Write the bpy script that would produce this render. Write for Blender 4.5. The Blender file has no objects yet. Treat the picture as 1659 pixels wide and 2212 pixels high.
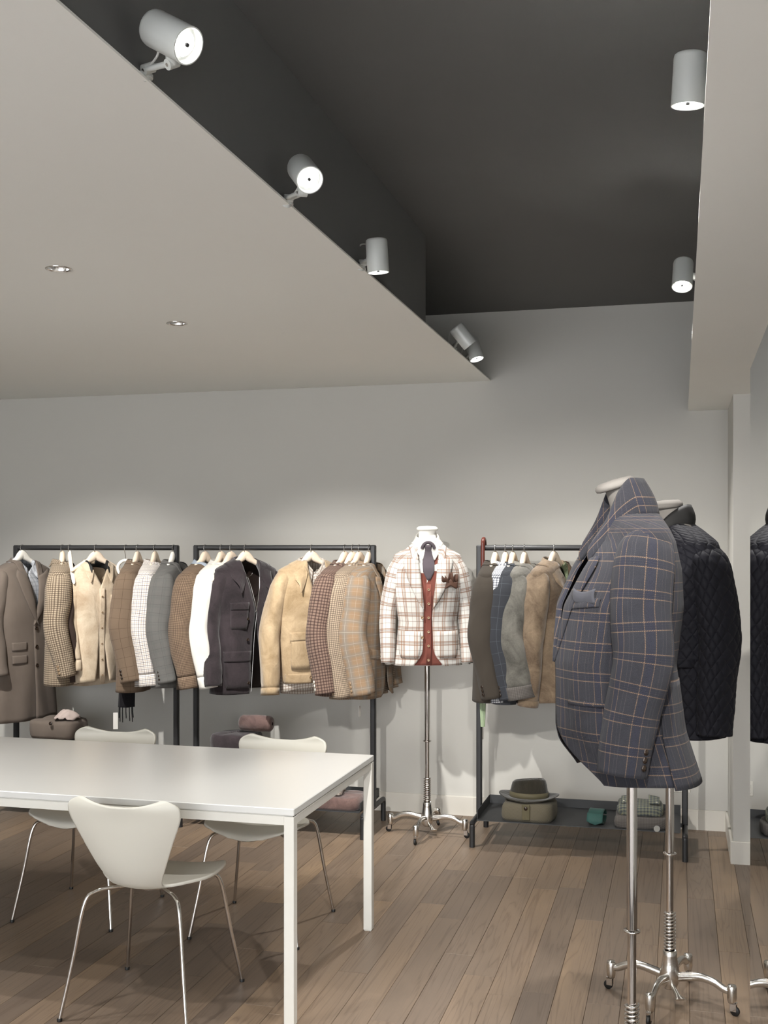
import bpy, math, random
import numpy as np
from mathutils import Vector, Matrix, Euler
random.seed(7); rng = np.random.RandomState(7)
sc = bpy.context.scene
COL = sc.collection
PI = math.pi
# ------------------------------------------------------------------ camera
FPX, PX0, HOR, CAMH = 2430., 829.5, 1181., 1.62
YAW = math.atan(640 / FPX)
cd = bpy.data.cameras.new('camera'); cam = bpy.data.objects.new('camera', cd); COL.objects.link(cam)
cam.location = (0, 0, CAMH); cam.rotation_euler = (PI / 2, 0, YAW)
cd.sensor_fit = 'VERTICAL'; cd.sensor_height = 36; cd.lens = 36 * FPX / 2212
cd.shift_y = (HOR - 1106) / 2212; cd.clip_start = .05
sc.camera = cam
# ------------------------------------------------------------------ world, exposure
wd = bpy.data.worlds.new('world'); sc.world = wd; wd.use_nodes = True
wd.node_tree.nodes['Background'].inputs[0].default_value = (.95, .97, 1, 1)
wd.node_tree.nodes['Background'].inputs[1].default_value = 2.15
vs = sc.view_settings
vs.view_transform = 'Standard'; vs.look = 'None'; vs.gamma = 1; vs.use_curve_mapping = False
vs.exposure = 1.76
WARM = (1, .975, .935)
E_KEY = .86
def spot(name, loc, target, watt, angle, blend=.6, radius=.03, parent=None, color=WARM):
    l = bpy.data.lights.new(name, 'SPOT'); l.energy = watt * E_KEY; l.spot_size = math.radians(angle); l.spot_blend = blend
    l.shadow_soft_size = radius; l.color = color
    o = bpy.data.objects.new(name, l); COL.objects.link(o)
    d = Vector(target) - Vector(loc)
    o.rotation_euler = d.to_track_quat('-Z', 'Y').to_euler()
    o.location = Vector(loc)
    if parent: o.parent = parent; o.location = Vector(loc) - parent.location
    return o
# ------------------------------------------------------------------ mesh helpers
def hexc(h, k=1.0):
    h = h.lstrip('#'); c = [int(h[i:i + 2], 16) / 255 for i in (0, 2, 4)]
    return tuple(min(1, k * (x / 12.92 if x <= .04045 else ((x + .055) / 1.055) ** 2.4)) for x in c) + (1,)
class MB:
    """collects vertices, faces, uvs and material slots for one mesh object"""
    def __init__(s): s.v = []; s.f = []; s.uv = []; s.m = []
    def add(s, V, F, UV=None, m=0, M=None):
        o = len(s.v)
        if M is not None: V = [tuple(M @ Vector(p)) for p in V]
        s.v += [tuple(map(float, p)) for p in V]
        for i, f in enumerate(F):
            s.f.append(tuple(o + k for k in f)); s.m.append(m)
            s.uv.append(UV[i] if UV is not None else [(0, 0)] * len(f))
        return s
    def grid(s, P, UV=None, closed=False, m=0, flip=False, M=None):
        P = np.asarray(P, float); R, C = P.shape[:2]
        F = []; U = []
        for r in range(R - 1):
            for c in range(C if closed else C - 1):
                d = (c + 1) % C if closed else c + 1
                q = [(r, c, c), (r, d, c + 1), (r + 1, d, c + 1), (r + 1, c, c)]
                if flip: q = q[::-1]
                F.append([a * C + b for a, b, _ in q])
                if UV is not None: U.append([tuple(UV[a][k]) for a, b, k in q])
        return s.add(P.reshape(-1, 3), F, U if UV is not None else None, m, M)
    def box(s, lo, hi, bev=0, m=0, M=None):
        x0, y0, z0 = lo; x1, y1, z1 = hi
        if bev <= 0:
            V = [(x, y, z) for x in (x0, x1) for y in (y0, y1) for z in (z0, z1)]
            F = [(0, 1, 3, 2), (4, 6, 7, 5), (0, 4, 5, 1), (2, 3, 7, 6), (0, 2, 6, 4), (1, 5, 7, 3)]
            return s.add(V, F, None, m, M)
        b = min(bev, (x1 - x0) / 2.01, (y1 - y0) / 2.01, (z1 - z0) / 2.01)
        idx = {}; V = []; F = []
        lo = (x0, y0, z0); hi = (x1, y1, z1)
        for i in range(8):
            sg = [(i >> k) & 1 for k in range(3)]
            for ax in range(3):
                p = [0, 0, 0]
                for k in range(3):
                    p[k] = (hi[k] if sg[k] else lo[k]) if k == ax else (hi[k] - b if sg[k] else lo[k] + b)
                idx[(i, ax)] = len(V); V.append(tuple(p))
        for ax in range(3):
            o = [k for k in range(3) if k != ax]
            for v in (0, 1):
                ids = []
                for a, c in ((0, 0), (1, 0), (1, 1), (0, 1)):
                    i = (v << ax) | (a << o[0]) | (c << o[1]); ids.append(idx[(i, ax)])
                F.append(ids)
        for ax in range(3):
            o = [k for k in range(3) if k != ax]
            for a in (0, 1):
                for c in (0, 1):
                    i0 = (a << o[0]) | (c << o[1]); i1 = i0 | (1 << ax)
                    F.append([idx[(i0, o[0])], idx[(i1, o[0])], idx[(i1, o[1])], idx[(i0, o[1])]])
        for i in range(8): F.append([idx[(i, 0)], idx[(i, 1)], idx[(i, 2)]])
        # orient outward
        cx = Vector(((x0 + x1) / 2, (y0 + y1) / 2, (z0 + z1) / 2)); G = []
        for f in F:
            p = [Vector(V[k]) for k in f]; nn = (p[1] - p[0]).cross(p[2] - p[0])
            ce = sum(p, Vector()) / len(p)
            G.append(f if nn.dot(ce - cx) > 0 else f[::-1])
        return s.add(V, G, None, m, M)
    def tube(s, path, r, n=10, m=0, caps=True, up=None, uvs=False, M=None):
        P = np.asarray(path, float); k = len(P)
        rr = [(x, x) if np.isscalar(x) else x for x in (r if hasattr(r, '__len__') and len(r) == k else [r] * k)]
        T = np.gradient(P, axis=0); T /= np.linalg.norm(T, axis=1)[:, None] + 1e-12
        u = np.array(up if up is not None else ((0, 0, 1) if abs(T[0][2]) < .9 else (0, 1, 0)), float)
        R = []; U = []; L = 0
        for i in range(k):
            a = u - T[i] * u.dot(T[i]); a /= np.linalg.norm(a) + 1e-12
            b = np.cross(T[i], a); u = a if up is None else np.array(up, float)
            if i: L += np.linalg.norm(P[i] - P[i - 1])
            ra, rb = rr[i]
            R.append([P[i] + a * ra * math.cos(2 * PI * j / n) + b * rb * math.sin(2 * PI * j / n) for j in range(n)])
            U.append([(j / n * 2 * PI * (ra + rb) / 2, -L) for j in range(n + 1)])
        s.grid(R, U if uvs else None, True, m, M=M)
        if caps:
            for e, fl in ((0, False), (k - 1, True)):
                V = R[e]; F = [tuple(range(n))[::1 if fl else -1]]
                s.add(V, F, None, m, M)
        return s
    def lathe(s, prof, n=24, m=0, M=None, sx=1, sy=1, cap0=False, cap1=False):
        P = [[(r * sx * math.cos(2 * PI * j / n), r * sy * math.sin(2 * PI * j / n), z) for j in range(n)] for r, z in prof]
        s.grid(P, None, True, m, M=M)
        if cap0: s.add(P[0], [tuple(range(n))[::-1]], None, m, M)
        if cap1: s.add(P[-1], [tuple(range(n))], None, m, M)
        return s
    def build(s, name, mats, parent=None, smooth=True, loc=None, solid=0, bevel=0, sub=0, thick_off=-1, autos=None, fix=False):
        me = bpy.data.meshes.new(name)
        me.from_pydata(s.v, [], s.f)
        uvl = me.uv_layers.new(name='UVMap')
        flat = [c for f in s.uv for p in f for c in p]
        uvl.data.foreach_set('uv', flat)
        if not isinstance(mats, (list, tuple)): mats = [mats]
        for mm in mats: me.materials.append(mm)
        me.polygons.foreach_set('material_index', s.m)
        me.polygons.foreach_set('use_smooth', [smooth] * len(s.f))
        me.update(); me.validate()
        if fix:
            import bmesh
            b = bmesh.new(); b.from_mesh(me); bmesh.ops.remove_doubles(b, verts=b.verts, dist=1e-5)
            bmesh.ops.recalc_face_normals(b, faces=b.faces); b.to_mesh(me); b.free()
        if autos is not None: me.set_sharp_from_angle(angle=math.radians(autos))
        o = bpy.data.objects.new(name, me); COL.objects.link(o)
        if parent is not None: o.parent = parent
        if loc is not None: o.location = loc
        if bevel:
            b = o.modifiers.new('bevel', 'BEVEL'); b.width = bevel; b.segments = 2; b.limit_method = 'ANGLE'
        if sub:
            b = o.modifiers.new('subdivision', 'SUBSURF'); b.levels = sub; b.render_levels = sub
        if solid:
            b = o.modifiers.new('thickness', 'SOLIDIFY'); b.thickness = solid; b.offset = thick_off
            if len(mats) > 1: b.material_offset = 1; b.material_offset_rim = 0
        return o
def tag(o, label=None, cat=None, group=None, kind=None):
    if label: o['label'] = label
    if cat: o['category'] = cat
    if group: o['group'] = group
    if kind: o['kind'] = kind
    return o
def thing(name, loc, label, cat, group=None, rz=0):
    e = bpy.data.objects.new(name, None); COL.objects.link(e); e.empty_display_size = .05
    e.location = loc; e.rotation_euler = (0, 0, rz)
    return tag(e, label, cat, group)
def bez(pts, n):
    """smooth Catmull-Rom curve through points"""
    P = np.asarray(pts, float); k = len(P)
    Q = np.vstack([2 * P[0] - P[1], P, 2 * P[-1] - P[-2]])
    out = []
    for t in np.linspace(0, k - 1, n):
        i = min(int(t), k - 2); f = t - i
        a, b, c, d = Q[i], Q[i + 1], Q[i + 2], Q[i + 3]
        out.append(.5 * (2 * b + (c - a) * f + (2 * a - 5 * b + 4 * c - d) * f * f + (3 * b - a - 3 * c + d) * f ** 3))
    return np.array(out)
def lerp(tab, x):
    return float(np.interp(x, [t[0] for t in tab], [t[1] for t in tab]))
def sm(a, b, x):
    t = min(1, max(0, (x - a) / (b - a) if b != a else 0)); return t * t * (3 - 2 * t)
def orient(d, up=(0, 0, 1)):
    """matrix whose local +z points along d"""
    return Vector(d).normalized().to_track_quat('Z', 'Y').to_matrix().to_4x4()
# ------------------------------------------------------------------ materials
class NT:
    def __init__(s, name):
        s.mat = bpy.data.materials.new(name); s.mat.use_nodes = True
        s.t = s.mat.node_tree; s.n = s.t.nodes; s.b = s.n['Principled BSDF']; s._c = {}
    def node(s, t, **k):
        n = s.n.new(t)
        for a, v in k.items(): setattr(n, a, v)
        return n
    def put(s, sock, v):
        if hasattr(v, 'is_linked') or hasattr(v, 'links'): s.t.links.new(v, sock)
        else: sock.default_value = v
    def math(s, op, a, b=0., c=0., clamp=False):
        n = s.node('ShaderNodeMath', operation=op, use_clamp=clamp)
        for i, v in enumerate((a, b, c)): s.put(n.inputs[i], v)
        return n.outputs[0]
    def mix(s, f, a, b, blend='MIX'):
        n = s.node('ShaderNodeMix', data_type='RGBA', blend_type=blend)
        s.put(n.inputs[0], f); s.put(n.inputs[6], a); s.put(n.inputs[7], b); return n.outputs[2]
    def coord(s, k='Object'):
        if 'tc' not in s._c: s._c['tc'] = s.node('ShaderNodeTexCoord')
        return s._c['tc'].outputs[k]
    def mapping(s, v, scale=(1, 1, 1), loc=(0, 0, 0)):
        n = s.node('ShaderNodeMapping'); s.put(n.inputs[0], v); n.inputs['Scale'].default_value = scale; n.inputs['Location'].default_value = loc
        return n.outputs[0]
    def noise(s, v=None, scale=10, detail=3, rough=.5, dist=0):
        n = s.node('ShaderNodeTexNoise'); s.put(n.inputs['Vector'], v if v is not None else s.coord())
        n.inputs['Scale'].default_value = scale; n.inputs['Detail'].default_value = detail; n.inputs['Roughness'].default_value = rough
        n.inputs['Distortion'].default_value = dist
        return n.outputs[0]
    def ramp(s, f, stops):
        n = s.node('ShaderNodeValToRGB'); s.put(n.inputs[0], f); e = n.color_ramp.elements
        while len(e) < len(stops): e.new(.5)
        for i, (p, c) in enumerate(stops): e[i].position = p; e[i].color = c if len(c) == 4 else tuple(c) + (1,)
        return n.outputs[0]
    def bump(s, h, strength=.3, dist=.002):
        n = s.node('ShaderNodeBump'); n.inputs['Strength'].default_value = strength; n.inputs['Distance'].default_value = dist
        s.put(n.inputs['Height'], h); s.t.links.new(n.outputs[0], s.b.inputs['Normal']); return n
    def set(s, **k):
        for a, v in k.items(): s.put(s.b.inputs[a.replace('_', ' ')], v)
        return s
def sc3(c, k): return (min(1, c[0] * k), min(1, c[1] * k), min(1, c[2] * k), 1)
def plain(name, col, rough=.5, metal=0, var=.06, scale=8, bump=0, bscale=200, spec=.5, aniso=0):
    t = NT(name); c = hexc(col) if isinstance(col, str) else col
    f = t.noise(scale=scale)
    t.set(Base_Color=t.mix(f, sc3(c, 1 - var), sc3(c, 1 + var)), Roughness=rough, Metallic=metal, Specular_IOR_Level=spec)
    if bump: t.bump(t.noise(scale=bscale, detail=2), bump, .001)
    return t.mat
def emis(name, col, strength):
    t = NT(name); t.set(Base_Color=col, Emission_Color=col, Emission_Strength=strength); return t.mat
def fabric(name, base, P=(.05, .05), warp=(), weft=(), fuzz=.16, weave=.0016, rough=.95, sheen=.06, twill=.0, soft=6., herring=0, bumps=.35, mott=.0):
    """woven cloth: warp / weft stripes as (centre 0..1, width 0..1, colour, strength)"""
    t = NT(name); c = hexc(base) if isinstance(base, str) else base
    sp = t.node('ShaderNodeSeparateXYZ'); t.put(sp.inputs[0], t.coord('UV')); u, v = sp.outputs[0], sp.outputs[1]
    col = c
    tw = None
    if twill:
        tw = t.math('MULTIPLY_ADD', t.math('SINE', t.math('MULTIPLY', t.math('ADD', u, v), 2 * PI / twill)), .45, .6, True)
    for co, per, st in ((u, P[0], warp), (v, P[1], weft)):
        if not st: continue
        x = t.math('DIVIDE', co, per)
        for (ce, w, cc, op) in st:
            a = t.math('ABSOLUTE', t.math('SUBTRACT', t.math('FRACT', t.math('ADD', x, 10.5 - ce)), .5))
            f = t.math('MULTIPLY_ADD', a, -soft / w, soft / 2 + .5 - .5, True)
            f = t.math('MULTIPLY', f, op)
            if tw is not None: f = t.math('MULTIPLY', f, tw)
            col = t.mix(f, col, hexc(cc) if isinstance(cc, str) else cc)
    if herring:
        z = t.math('PINGPONG', u, herring); hb = t.math('FRACT', t.math('DIVIDE', t.math('ADD', v, z), herring / 3.2))
        hf = t.math('GREATER_THAN', hb, .5); col = t.mix(t.math('MULTIPLY', hf, .35), col, (.0, .0, .0, 1))
    n1 = t.noise(t.coord('UV'), 900, 2); n2 = t.noise(t.coord('Object'), 7, 4)
    col = t.mix(t.math('MULTIPLY_ADD', n1, 2, -.5, True), t.mix(fuzz * 1.2, col, (0, 0, 0, 1)), t.mix(fuzz * .7, col, (1, 1, 1, 1), 'SCREEN') if False else col)
    col = t.mix(t.math('MULTIPLY', n2, .30 + mott), col, (.02, .015, .012, 1))
    t.set(Base_Color=col, Roughness=rough, Specular_IOR_Level=.15, Sheen_Weight=sheen, Sheen_Roughness=.6)
    wv = t.math('MULTIPLY', t.math('SINE', t.math('MULTIPLY', u, 2 * PI / weave)), t.math('SINE', t.math('MULTIPLY', v, 2 * PI / weave)))
    wr = t.noise(t.mapping(t.coord('Object'), (1, 1, .45)), 13, 2, .5, .8)
    t.bump(t.math('ADD', t.math('MULTIPLY', wv, .4), t.math('MULTIPLY_ADD', wr, 14., n1)), bumps, .0008)
    return t.mat
def suede(name, a, b, rough=.9):
    t = NT(name); n1 = t.noise(scale=9, detail=6, rough=.65, dist=.6); n2 = t.noise(scale=160, detail=2)
    f = t.math('MULTIPLY_ADD', n2, .35, t.math('MULTIPLY_ADD', n1, 2.2, -.78), True)
    t.set(Base_Color=t.mix(f, hexc(a), hexc(b)), Roughness=rough, Specular_IOR_Level=.15, Sheen_Weight=.3, Sheen_Roughness=.5)
    wr = t.noise(t.mapping(t.coord('Object'), (1, 1, .5)), 12, 3, .55, 1.)
    t.bump(t.math('MULTIPLY_ADD', wr, 22., t.noise(scale=420, detail=3)), .35, .001); return t.mat
def wood_floor():
    t = NT('oak_plank')
    oi = t.node('ShaderNodeObjectInfo'); rnd = oi.outputs['Random']
    cb = t.node('ShaderNodeCombineXYZ'); t.put(cb.inputs[0], t.math('MULTIPLY', rnd, 37.)); t.put(cb.inputs[1], t.math('MULTIPLY', rnd, 91.)); t.put(cb.inputs[2], t.math('MULTIPLY', rnd, 13.))
    va = t.node('ShaderNodeVectorMath', operation='ADD'); t.put(va.inputs[0], t.coord()); t.put(va.inputs[1], cb.outputs[0])
    v = va.outputs[0]
    broad = t.noise(t.mapping(v, (13, .42, 1)), 1.0, 3, .5, .6)
    ring = t.math('FRACT', t.math('MULTIPLY', broad, 11.))
    ring = t.math('POWER', t.math('ABSOLUTE', t.math('MULTIPLY_ADD', ring, 2, -1)), 5.)
    fine = t.noise(t.mapping(v, (260, 9, 1)), 1.0, 3, .6)
    med = t.noise(t.mapping(v, (4, 1.2, 1)), 1.0, 3)
    f = t.math('MULTIPLY_ADD', med, .9, t.math('MULTIPLY_ADD', rnd, .6, -.28), True)
    base = t.ramp(f, [(0, hexc('74665a')), (.4, hexc('857464')), (.75, hexc('937e69')), (1, hexc('a88f73'))])
    base = t.mix(t.math('MULTIPLY', ring, .36), base, hexc('4a392c'))
    base = t.mix(t.math('MULTIPLY_ADD', fine, 1.5, -.55, True), t.mix(.27, base, (.02, .012, .008, 1)), base)
    t.set(Base_Color=base, Roughness=t.math('MULTIPLY_ADD', fine, .18, .36), Specular_IOR_Level=.4)
    t.bump(t.math('ADD', fine, t.math('MULTIPLY', ring, -.5)), .18, .0012)
    return t.mat
M = {}
M['wall'] = plain('wall_paint', 'c4c2bc', .9, var=.015, scale=2, bump=.05, bscale=350, spec=.2)
M['ceil'] = plain('pale_ceiling_paint', 'f1f0eb', .9, var=.012, scale=2, bump=.04, bscale=350, spec=.2)
M['dark'] = plain('charcoal_ceiling_paint', '666665', .75, var=.03, scale=3, spec=.3)
M['base'] = plain('skirting_paint', 'd2cec5', .55, var=.01, scale=4, spec=.4)
M['floor'] = wood_floor()
M['gap'] = plain('plank_joint', '2a211a', .9)
M['white_lac'] = plain('white_lacquer', 'd2d2cf', .3, var=.01, scale=5, bump=.03, bscale=600)
M['white_steel'] = plain('white_powder_coat', 'd3d1ca', .5, var=.02, scale=20, bump=.04, bscale=900)
M['chair'] = plain('white_lacquered_ply', 'd3d0c5', .42, var=.02, scale=6, bump=.05, bscale=700)
M['chrome'] = plain('chrome', 'd8d4d0', .09, 1, var=.02)
M['cast'] = plain('polished_cast_aluminium', 'dad7d2', .2, 1, var=.05, scale=60, bump=.25, bscale=120)
M['black'] = plain('black_rack_steel', '2e2e2f', .42, .3, var=.05, scale=40, bump=.04, bscale=800)
M['tray'] = plain('charcoal_tray_steel', '3b3c3d', .55, .2, var=.05, scale=30)
M['rubber'] = plain('black_rubber', '131313', .5)
M['lamp'] = plain('light_grey_lamp_paint', 'c4c6c2', .42, .1, var=.01)
M['lampin'] = plain('lamp_reflector', 'e8e8e8', .15, 1)
M['glow'] = emis('lit_bulb', (1, .98, .95, 1), 5)
M['glowdim'] = emis('soft_lit_bulb', (1, .98, .95, 1), 5)
M['darkin'] = plain('lamp_inside', '2a2a2a', .6)
M['cable'] = plain('white_cable', 'd5d5d0', .5)
M['hang'] = plain('pale_wood_hanger', 'ecd9c3', .45, var=.05, scale=25)
M['hangw'] = plain('white_hanger', 'f0ece2', .4, var=.02)
M['steel'] = plain('brushed_hook_steel', 'b8b6b2', .22, 1)
M['horn'] = plain('dark_horn_button', '2b211a', .25, var=.4, scale=150)
M['hornl'] = plain('brown_horn_button', '8a7359', .3, var=.4, scale=150)
M['pearl'] = plain('pearl_button', 'd9d4c8', .25, var=.1, scale=150)
M['tag'] = plain('white_card_tag', 'e9e6df', .7, var=.02)
M['brown_tag'] = plain('brown_label', '8a7a58', .6)
M['form'] = plain('linen_bust_form', '6f6b66', .9, var=.06, scale=300, bump=.2, bscale=500)
M['formw'] = plain('white_bust_form', 'e8e6e0', .8, var=.03, scale=300)
M['socket'] = plain('white_socket_plastic', 'd9d6cd', .4)
M['mirror'] = NT('mirror_glass').set(Base_Color=(.93, .94, .93, 1), Metallic=1., Roughness=.0).mat
M['mframe'] = plain('mirror_edge', '77746c', .4)
M['liningd'] = plain('dark_lining', '17141a', .5, var=.1)
M['liningb'] = plain('brown_lining', '2a201c', .5, var=.1)
# ------------------------------------------------------------------ room
YB, ZC = 6.69, 3.025
def struct(name, lo, hi, mat, bev=0):
    return tag(MB().box(lo, hi, bev).build(name, mat, smooth=False), kind='structure')
XL, XR, YF = -5.4, 1.9, -2.6
struct('wall_back', (XL, YB, -.06), (XR, YB + .12, ZC + .3), M['wall'])
struct('wall_left', (XL - .12, YF, -.06), (XL, YB, ZC + .3), M['wall'])
struct('wall_right', (XR, YF, -.06), (XR + .12, YB, ZC + .3), M['wall'])
tag(MB().box((XL, YF - .12, 0), (XR, YF, .12)).box((XL, YF - .12, 2.38), (XR, YF, ZC + .3)).box((XL, YF - .12, .12), (-4.6, YF, 2.38)).box((1.3, YF - .12, .12), (XR, YF, 2.38)).build('wall_front', M['wall'], smooth=False), kind='structure')
wf = MB()      # frame of an unglazed opening, added unseen behind the camera for fill light
for x in (-4.6, -3.1, -1.65, -.2, 1.26): wf.box((x, YF - .09, .12), (x + .04, YF - .03, 2.38))
wf.box((-4.6, YF - .09, .12), (1.3, YF - .03, .16)).box((-4.6, YF - .09, 2.34), (1.3, YF - .03, 2.38))
tag(wf.build('fill_opening', plain('opening_frame_paint', '3a3a3a', .5), smooth=False), kind='structure')
struct('wall_pier', (.262, 6.02, .0), (XR, YB, 2.40), M['wall'])
struct('ceiling', (XL, YF, ZC), (XR, YB - .015, ZC + .1), M['dark'])
# lowered pale ceilings with thin free edges, each with a charcoal upstand behind the edge
def knife(name, xe, xw, z, th):
    s = 1 if xw > xe else -1
    V = [(xe, YF, z), (xw, YF, z), (xw, YF, z + th), (xe + s * .10, YF, z + th), (xe, YF, z + .006)]
    W = [(x, YB - .002, zz) for x, _, zz in V]
    F = [tuple(range(5)), tuple(range(9, 4, -1))] + [(i, 5 + i, 5 + (i + 1) % 5, (i + 1) % 5) for i in range(5)]
    return tag(MB().add(V + W, F).build(name, M['ceil'], smooth=False, fix=True), kind='structure')
knife('ceiling_left', -1.10, XL, 2.615, .03)
knife('ceiling_right', .042, XR, 2.40, .03)
struct('wall_upstand_left', (-1.19, YF, 2.62), (-1.112, 4.96, ZC), M['dark'])
struct('wall_upstand_right', (.11, YF, 2.405), (.19, 6.2, ZC), M['dark'])
# skirting boards
bb = .115
struct('baseboard_back', (XL, YB - .014, -.0065), (.262, YB, bb), M['base'], .003)
struct('baseboard_left', (XL, YF, 0), (XL + .014, YB, bb), M['base'], .003)
struct('baseboard_right', (XR - .014, YF, 0), (XR, 6.0, bb), M['base'], .003)
tag(MB().box((.248, 6.02, 0), (.262, YB, bb), .003).box((.248, 6.006, -.0065), (XR, 6.02, bb), .003).build('baseboard_pier', M['base'], smooth=False), kind='structure')
# oak floor: every board its own piece on a dark subfloor
flo = tag(MB().box((XL, YF, -.06), (XR, YB, -.0065)).build('floor', M['gap'], smooth=False), kind='structure')
PW = .1178
lens = [.55, .7, .9, 1.1, 1.3, 1.6]
pm = {}
def plank_mesh(L):
    k = round(L, 3)
    if k not in pm:
        o = MB().box((-PW / 2 + .0005, -L / 2 + .0005, -.006), (PW / 2 - .0005, L / 2 - .0005, 0), .0012).build('plank', M['floor'], smooth=False)
        pm[k] = o.data; bpy.data.objects.remove(o)
    return pm[k]
def add_plank(x, y0, L):
    o = bpy.data.objects.new('plank', plank_mesh(L)); COL.objects.link(o); o.parent = flo
    o.location = (x, y0 + L / 2, rng.uniform(-.0004, .0004))
far = MB()
ci = 0
for i in range(-33, 12):
    x = -.793 + PW * (i + .5)
    if x - PW / 2 < XL or x + PW / 2 > XR: continue
    y = 2.35 - rng.uniform(0, .9)
    while y < YB - .02:
        L = float(lens[rng.randint(len(lens))])
        if y + L > YB - .02: L = YB - .012 - y
        if L > .02:
            vis = (x / (y + L) > -.60)
            if vis: add_plank(x, y, L); ci += 1
            else: far.box((x - PW / 2 + .0005, y + .0005, -.006), (x + PW / 2 - .0005, y + L - .0005, 0), .0012)
        y += L
    y0 = YF
for i in range(-45, 24):     # boards nearer than the picture and beyond its sides
    x = -.793 + PW * (i + .5)
    if x - PW / 2 < XL or x + PW / 2 > XR: continue
    y = YF
    ye = 1.4 if -33 <= i < 12 else YB - .015
    while y < ye:
        L = min(1.6, ye - y); far.box((x - PW / 2 + .0005, y + .0005, -.006), (x + PW / 2 - .0005, y + L - .0005, 0)); y += L
tag(far.build('plank_rest', M['floor'], flo, smooth=False), kind='stuff')
# wall socket
so = thing('wall_socket', (.0, YB, .25), 'white double wall socket plate low on the back wall beside the right rack post', 'socket')
MB().box((-.06, -.008, -.042), (.056, 0, .042), .003).build('plate', M['socket'], so, False)
for k, x in enumerate((-.03, .012)):
    g = MB().box((x - .019, -.0105, -.024), (x + .019, -.007, .024), .002).build('module', M['socket'], so, False)
    hb = MB()
    for a, b in ((-.008, .006), (.0, .006), (.008, .006), (.0, -.010)): hb.box((x + a - .002, -.0112, b - .002), (x + a + .002, -.0095, b + .002))
    hb.build('socket_hole', M['darkin'], g, False)
# standing mirror at the right edge of the picture
mi = thing('standing_mirror', (.185, 2.55, 0), 'tall frameless mirror at the right edge reflecting the quilted jacket', 'mirror')
MB().box((-.014, -.41, .0), (.012, .412, 2.07), .002).build('back_panel', M['mframe'], mi, False)
MB().box((-.0155, -.41, .0), (-.0142, .411, 2.07)).build('glass', M['mirror'], mi, False)
for y in (-.28, .28): MB().box((.0, y - .02, .0), (.25, y + .02, .03), .004).build('foot', M['mframe'], mi, False)
# ------------------------------------------------------------------ lamps
def spotlamp(label, foot, body, aim, watt, angle, off=False, cable=True, glow='glow', L=.115, R=.038):
    f = Vector(foot); b = Vector(body); d = Vector(aim).normalized()
    e = thing('spotlight', foot, label, 'spotlight', 'cylinder spotlights on the ceiling ledges')
    T = Matrix.Translation(b - f) @ orient(d)
    MB().lathe([(.0, -L / 2), (R * .86, -L / 2), (R * .96, -L / 2 + .003), (R, -L / 2 + .010), (R, L / 2), (R * .93, L / 2), (R * .90, L / 2 - .022)], 32, M=T).build('lamp_body', M['lamp'], e, autos=40)
    MB().lathe([(R * .90, L / 2 - .022), (R * .78, L / 2 - .022), (R * .64, L / 2 - .014)], 32, M=T).build('reflector', M['lampin'], e)
    g = MB().lathe([(R * .66, L / 2 - .014), (R * .55, L / 2 - .009), (R * .14, L / 2 - .008), (.0, L / 2 - .0075)], 24, M=T).build('bulb', M['darkin'] if off else M[glow], e)
    cp = MB().lathe([(.0045, L / 2 - .009), (.0045, L / 2 - .003), (0, L / 2 - .003)], 10, M=T).build('bulb_cap', M['darkin'], g)
    # neck out of the body side towards the foot
    side = (f - b); side = side - d * side.dot(d); side.normalize()
    k1 = b + side * (R + .016); k0 = f + Vector((0, 0, .012)) + (k1 - f).normalized() * .02
    MB().tube([b - f + side * (R * .9), k1 - f], .013, 12).build('swivel_neck', M['lamp'], e, autos=40)
    ax = d.cross(side).normalized()
    for s in (-1, 1):
        MB().tube([k1 - f + ax * .008 * s, k0 - f + ax * .008 * s], [.0062, .0062], 8).build('arm', M['lamp'], e)
    for kk in (k1, k0):
        j = MB().tube([kk - f - ax * .013, kk - f + ax * .013], .0115, 14).build('joint', M['lamp'], e, autos=40)
        MB().tube([kk - f - ax * .0145, kk - f + ax * .0145], .004, 8).build('screw', M['chrome'], j)
    MB().tube([k0 - f, Vector((0, 0, 0))], [.009, .016], 12).lathe([(.02, -.004), (.02, .003), (.008, .012)], 16, cap0=True).build('foot', M['lamp'], e, autos=40)
    if cable:
        back = b - d * (L / 2 - .015) + side * R * .95
        mid = (back + f) / 2 + side * .05 - d * .03 + Vector((0, 0, .02))
        pts = bez([back - f, back - f + side * .022 - d * .008, mid - f, Vector((-.025, .0, .01))], 20)
        MB().tube(pts, .0026, 8).build('cable', M['cable'], e)
    if not off:
        p = b + d * (L / 2 + .004)
        spot('lamp_light', p, p + d, watt, angle, parent=e)
    return e
# lamp things: left ledge
spotlamp('largest light grey spotlight, nearest on the left ledge, lens turned to the room', (-1.112, 2.20, 2.628), (-1.0, 2.096, 2.655), (.95, -.28, -.62), 42, 60)
spotlamp('light grey spotlight second along the left ledge, lens turned to the room', (-1.112, 3.105, 2.622), (-1.0, 2.939, 2.648), (.52, -.72, -.62), 60, 60)
spotlamp('light grey spotlight third along the left ledge, pointing straight down', (-1.112, 3.89, 2.622), (-1.02, 3.781, 2.632), (.05, .08, -1), 22, 60)
spotlamp('unlit grey spotlight near the ledge end, upper of the pair by the back wall', (-1.14, 5.74, 2.647), (-1.03, 5.43, 2.652), (.62, .25, -.8), 0, 50, off=True)
spotlamp('light grey spotlight at the ledge tip, lower of the pair by the back wall', (-1.14, 6.05, 2.627), (-1.06, 5.904, 2.668), (.30, -.15, -.95), 38, 110)
# right ledge
spotlamp('large light grey spotlight near the top right, partly hidden by the right ceiling edge', (.11, 2.69, 2.66), (.02, 2.66, 2.685), (-.06, .10, -1), 38, 70, cable=False)
spotlamp('small light grey spotlight farther along the right ceiling edge', (.11, 4.44, 2.66), (.009, 4.4, 2.65), (-.05, -.45, -1), 30, 70, cable=False)
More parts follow.
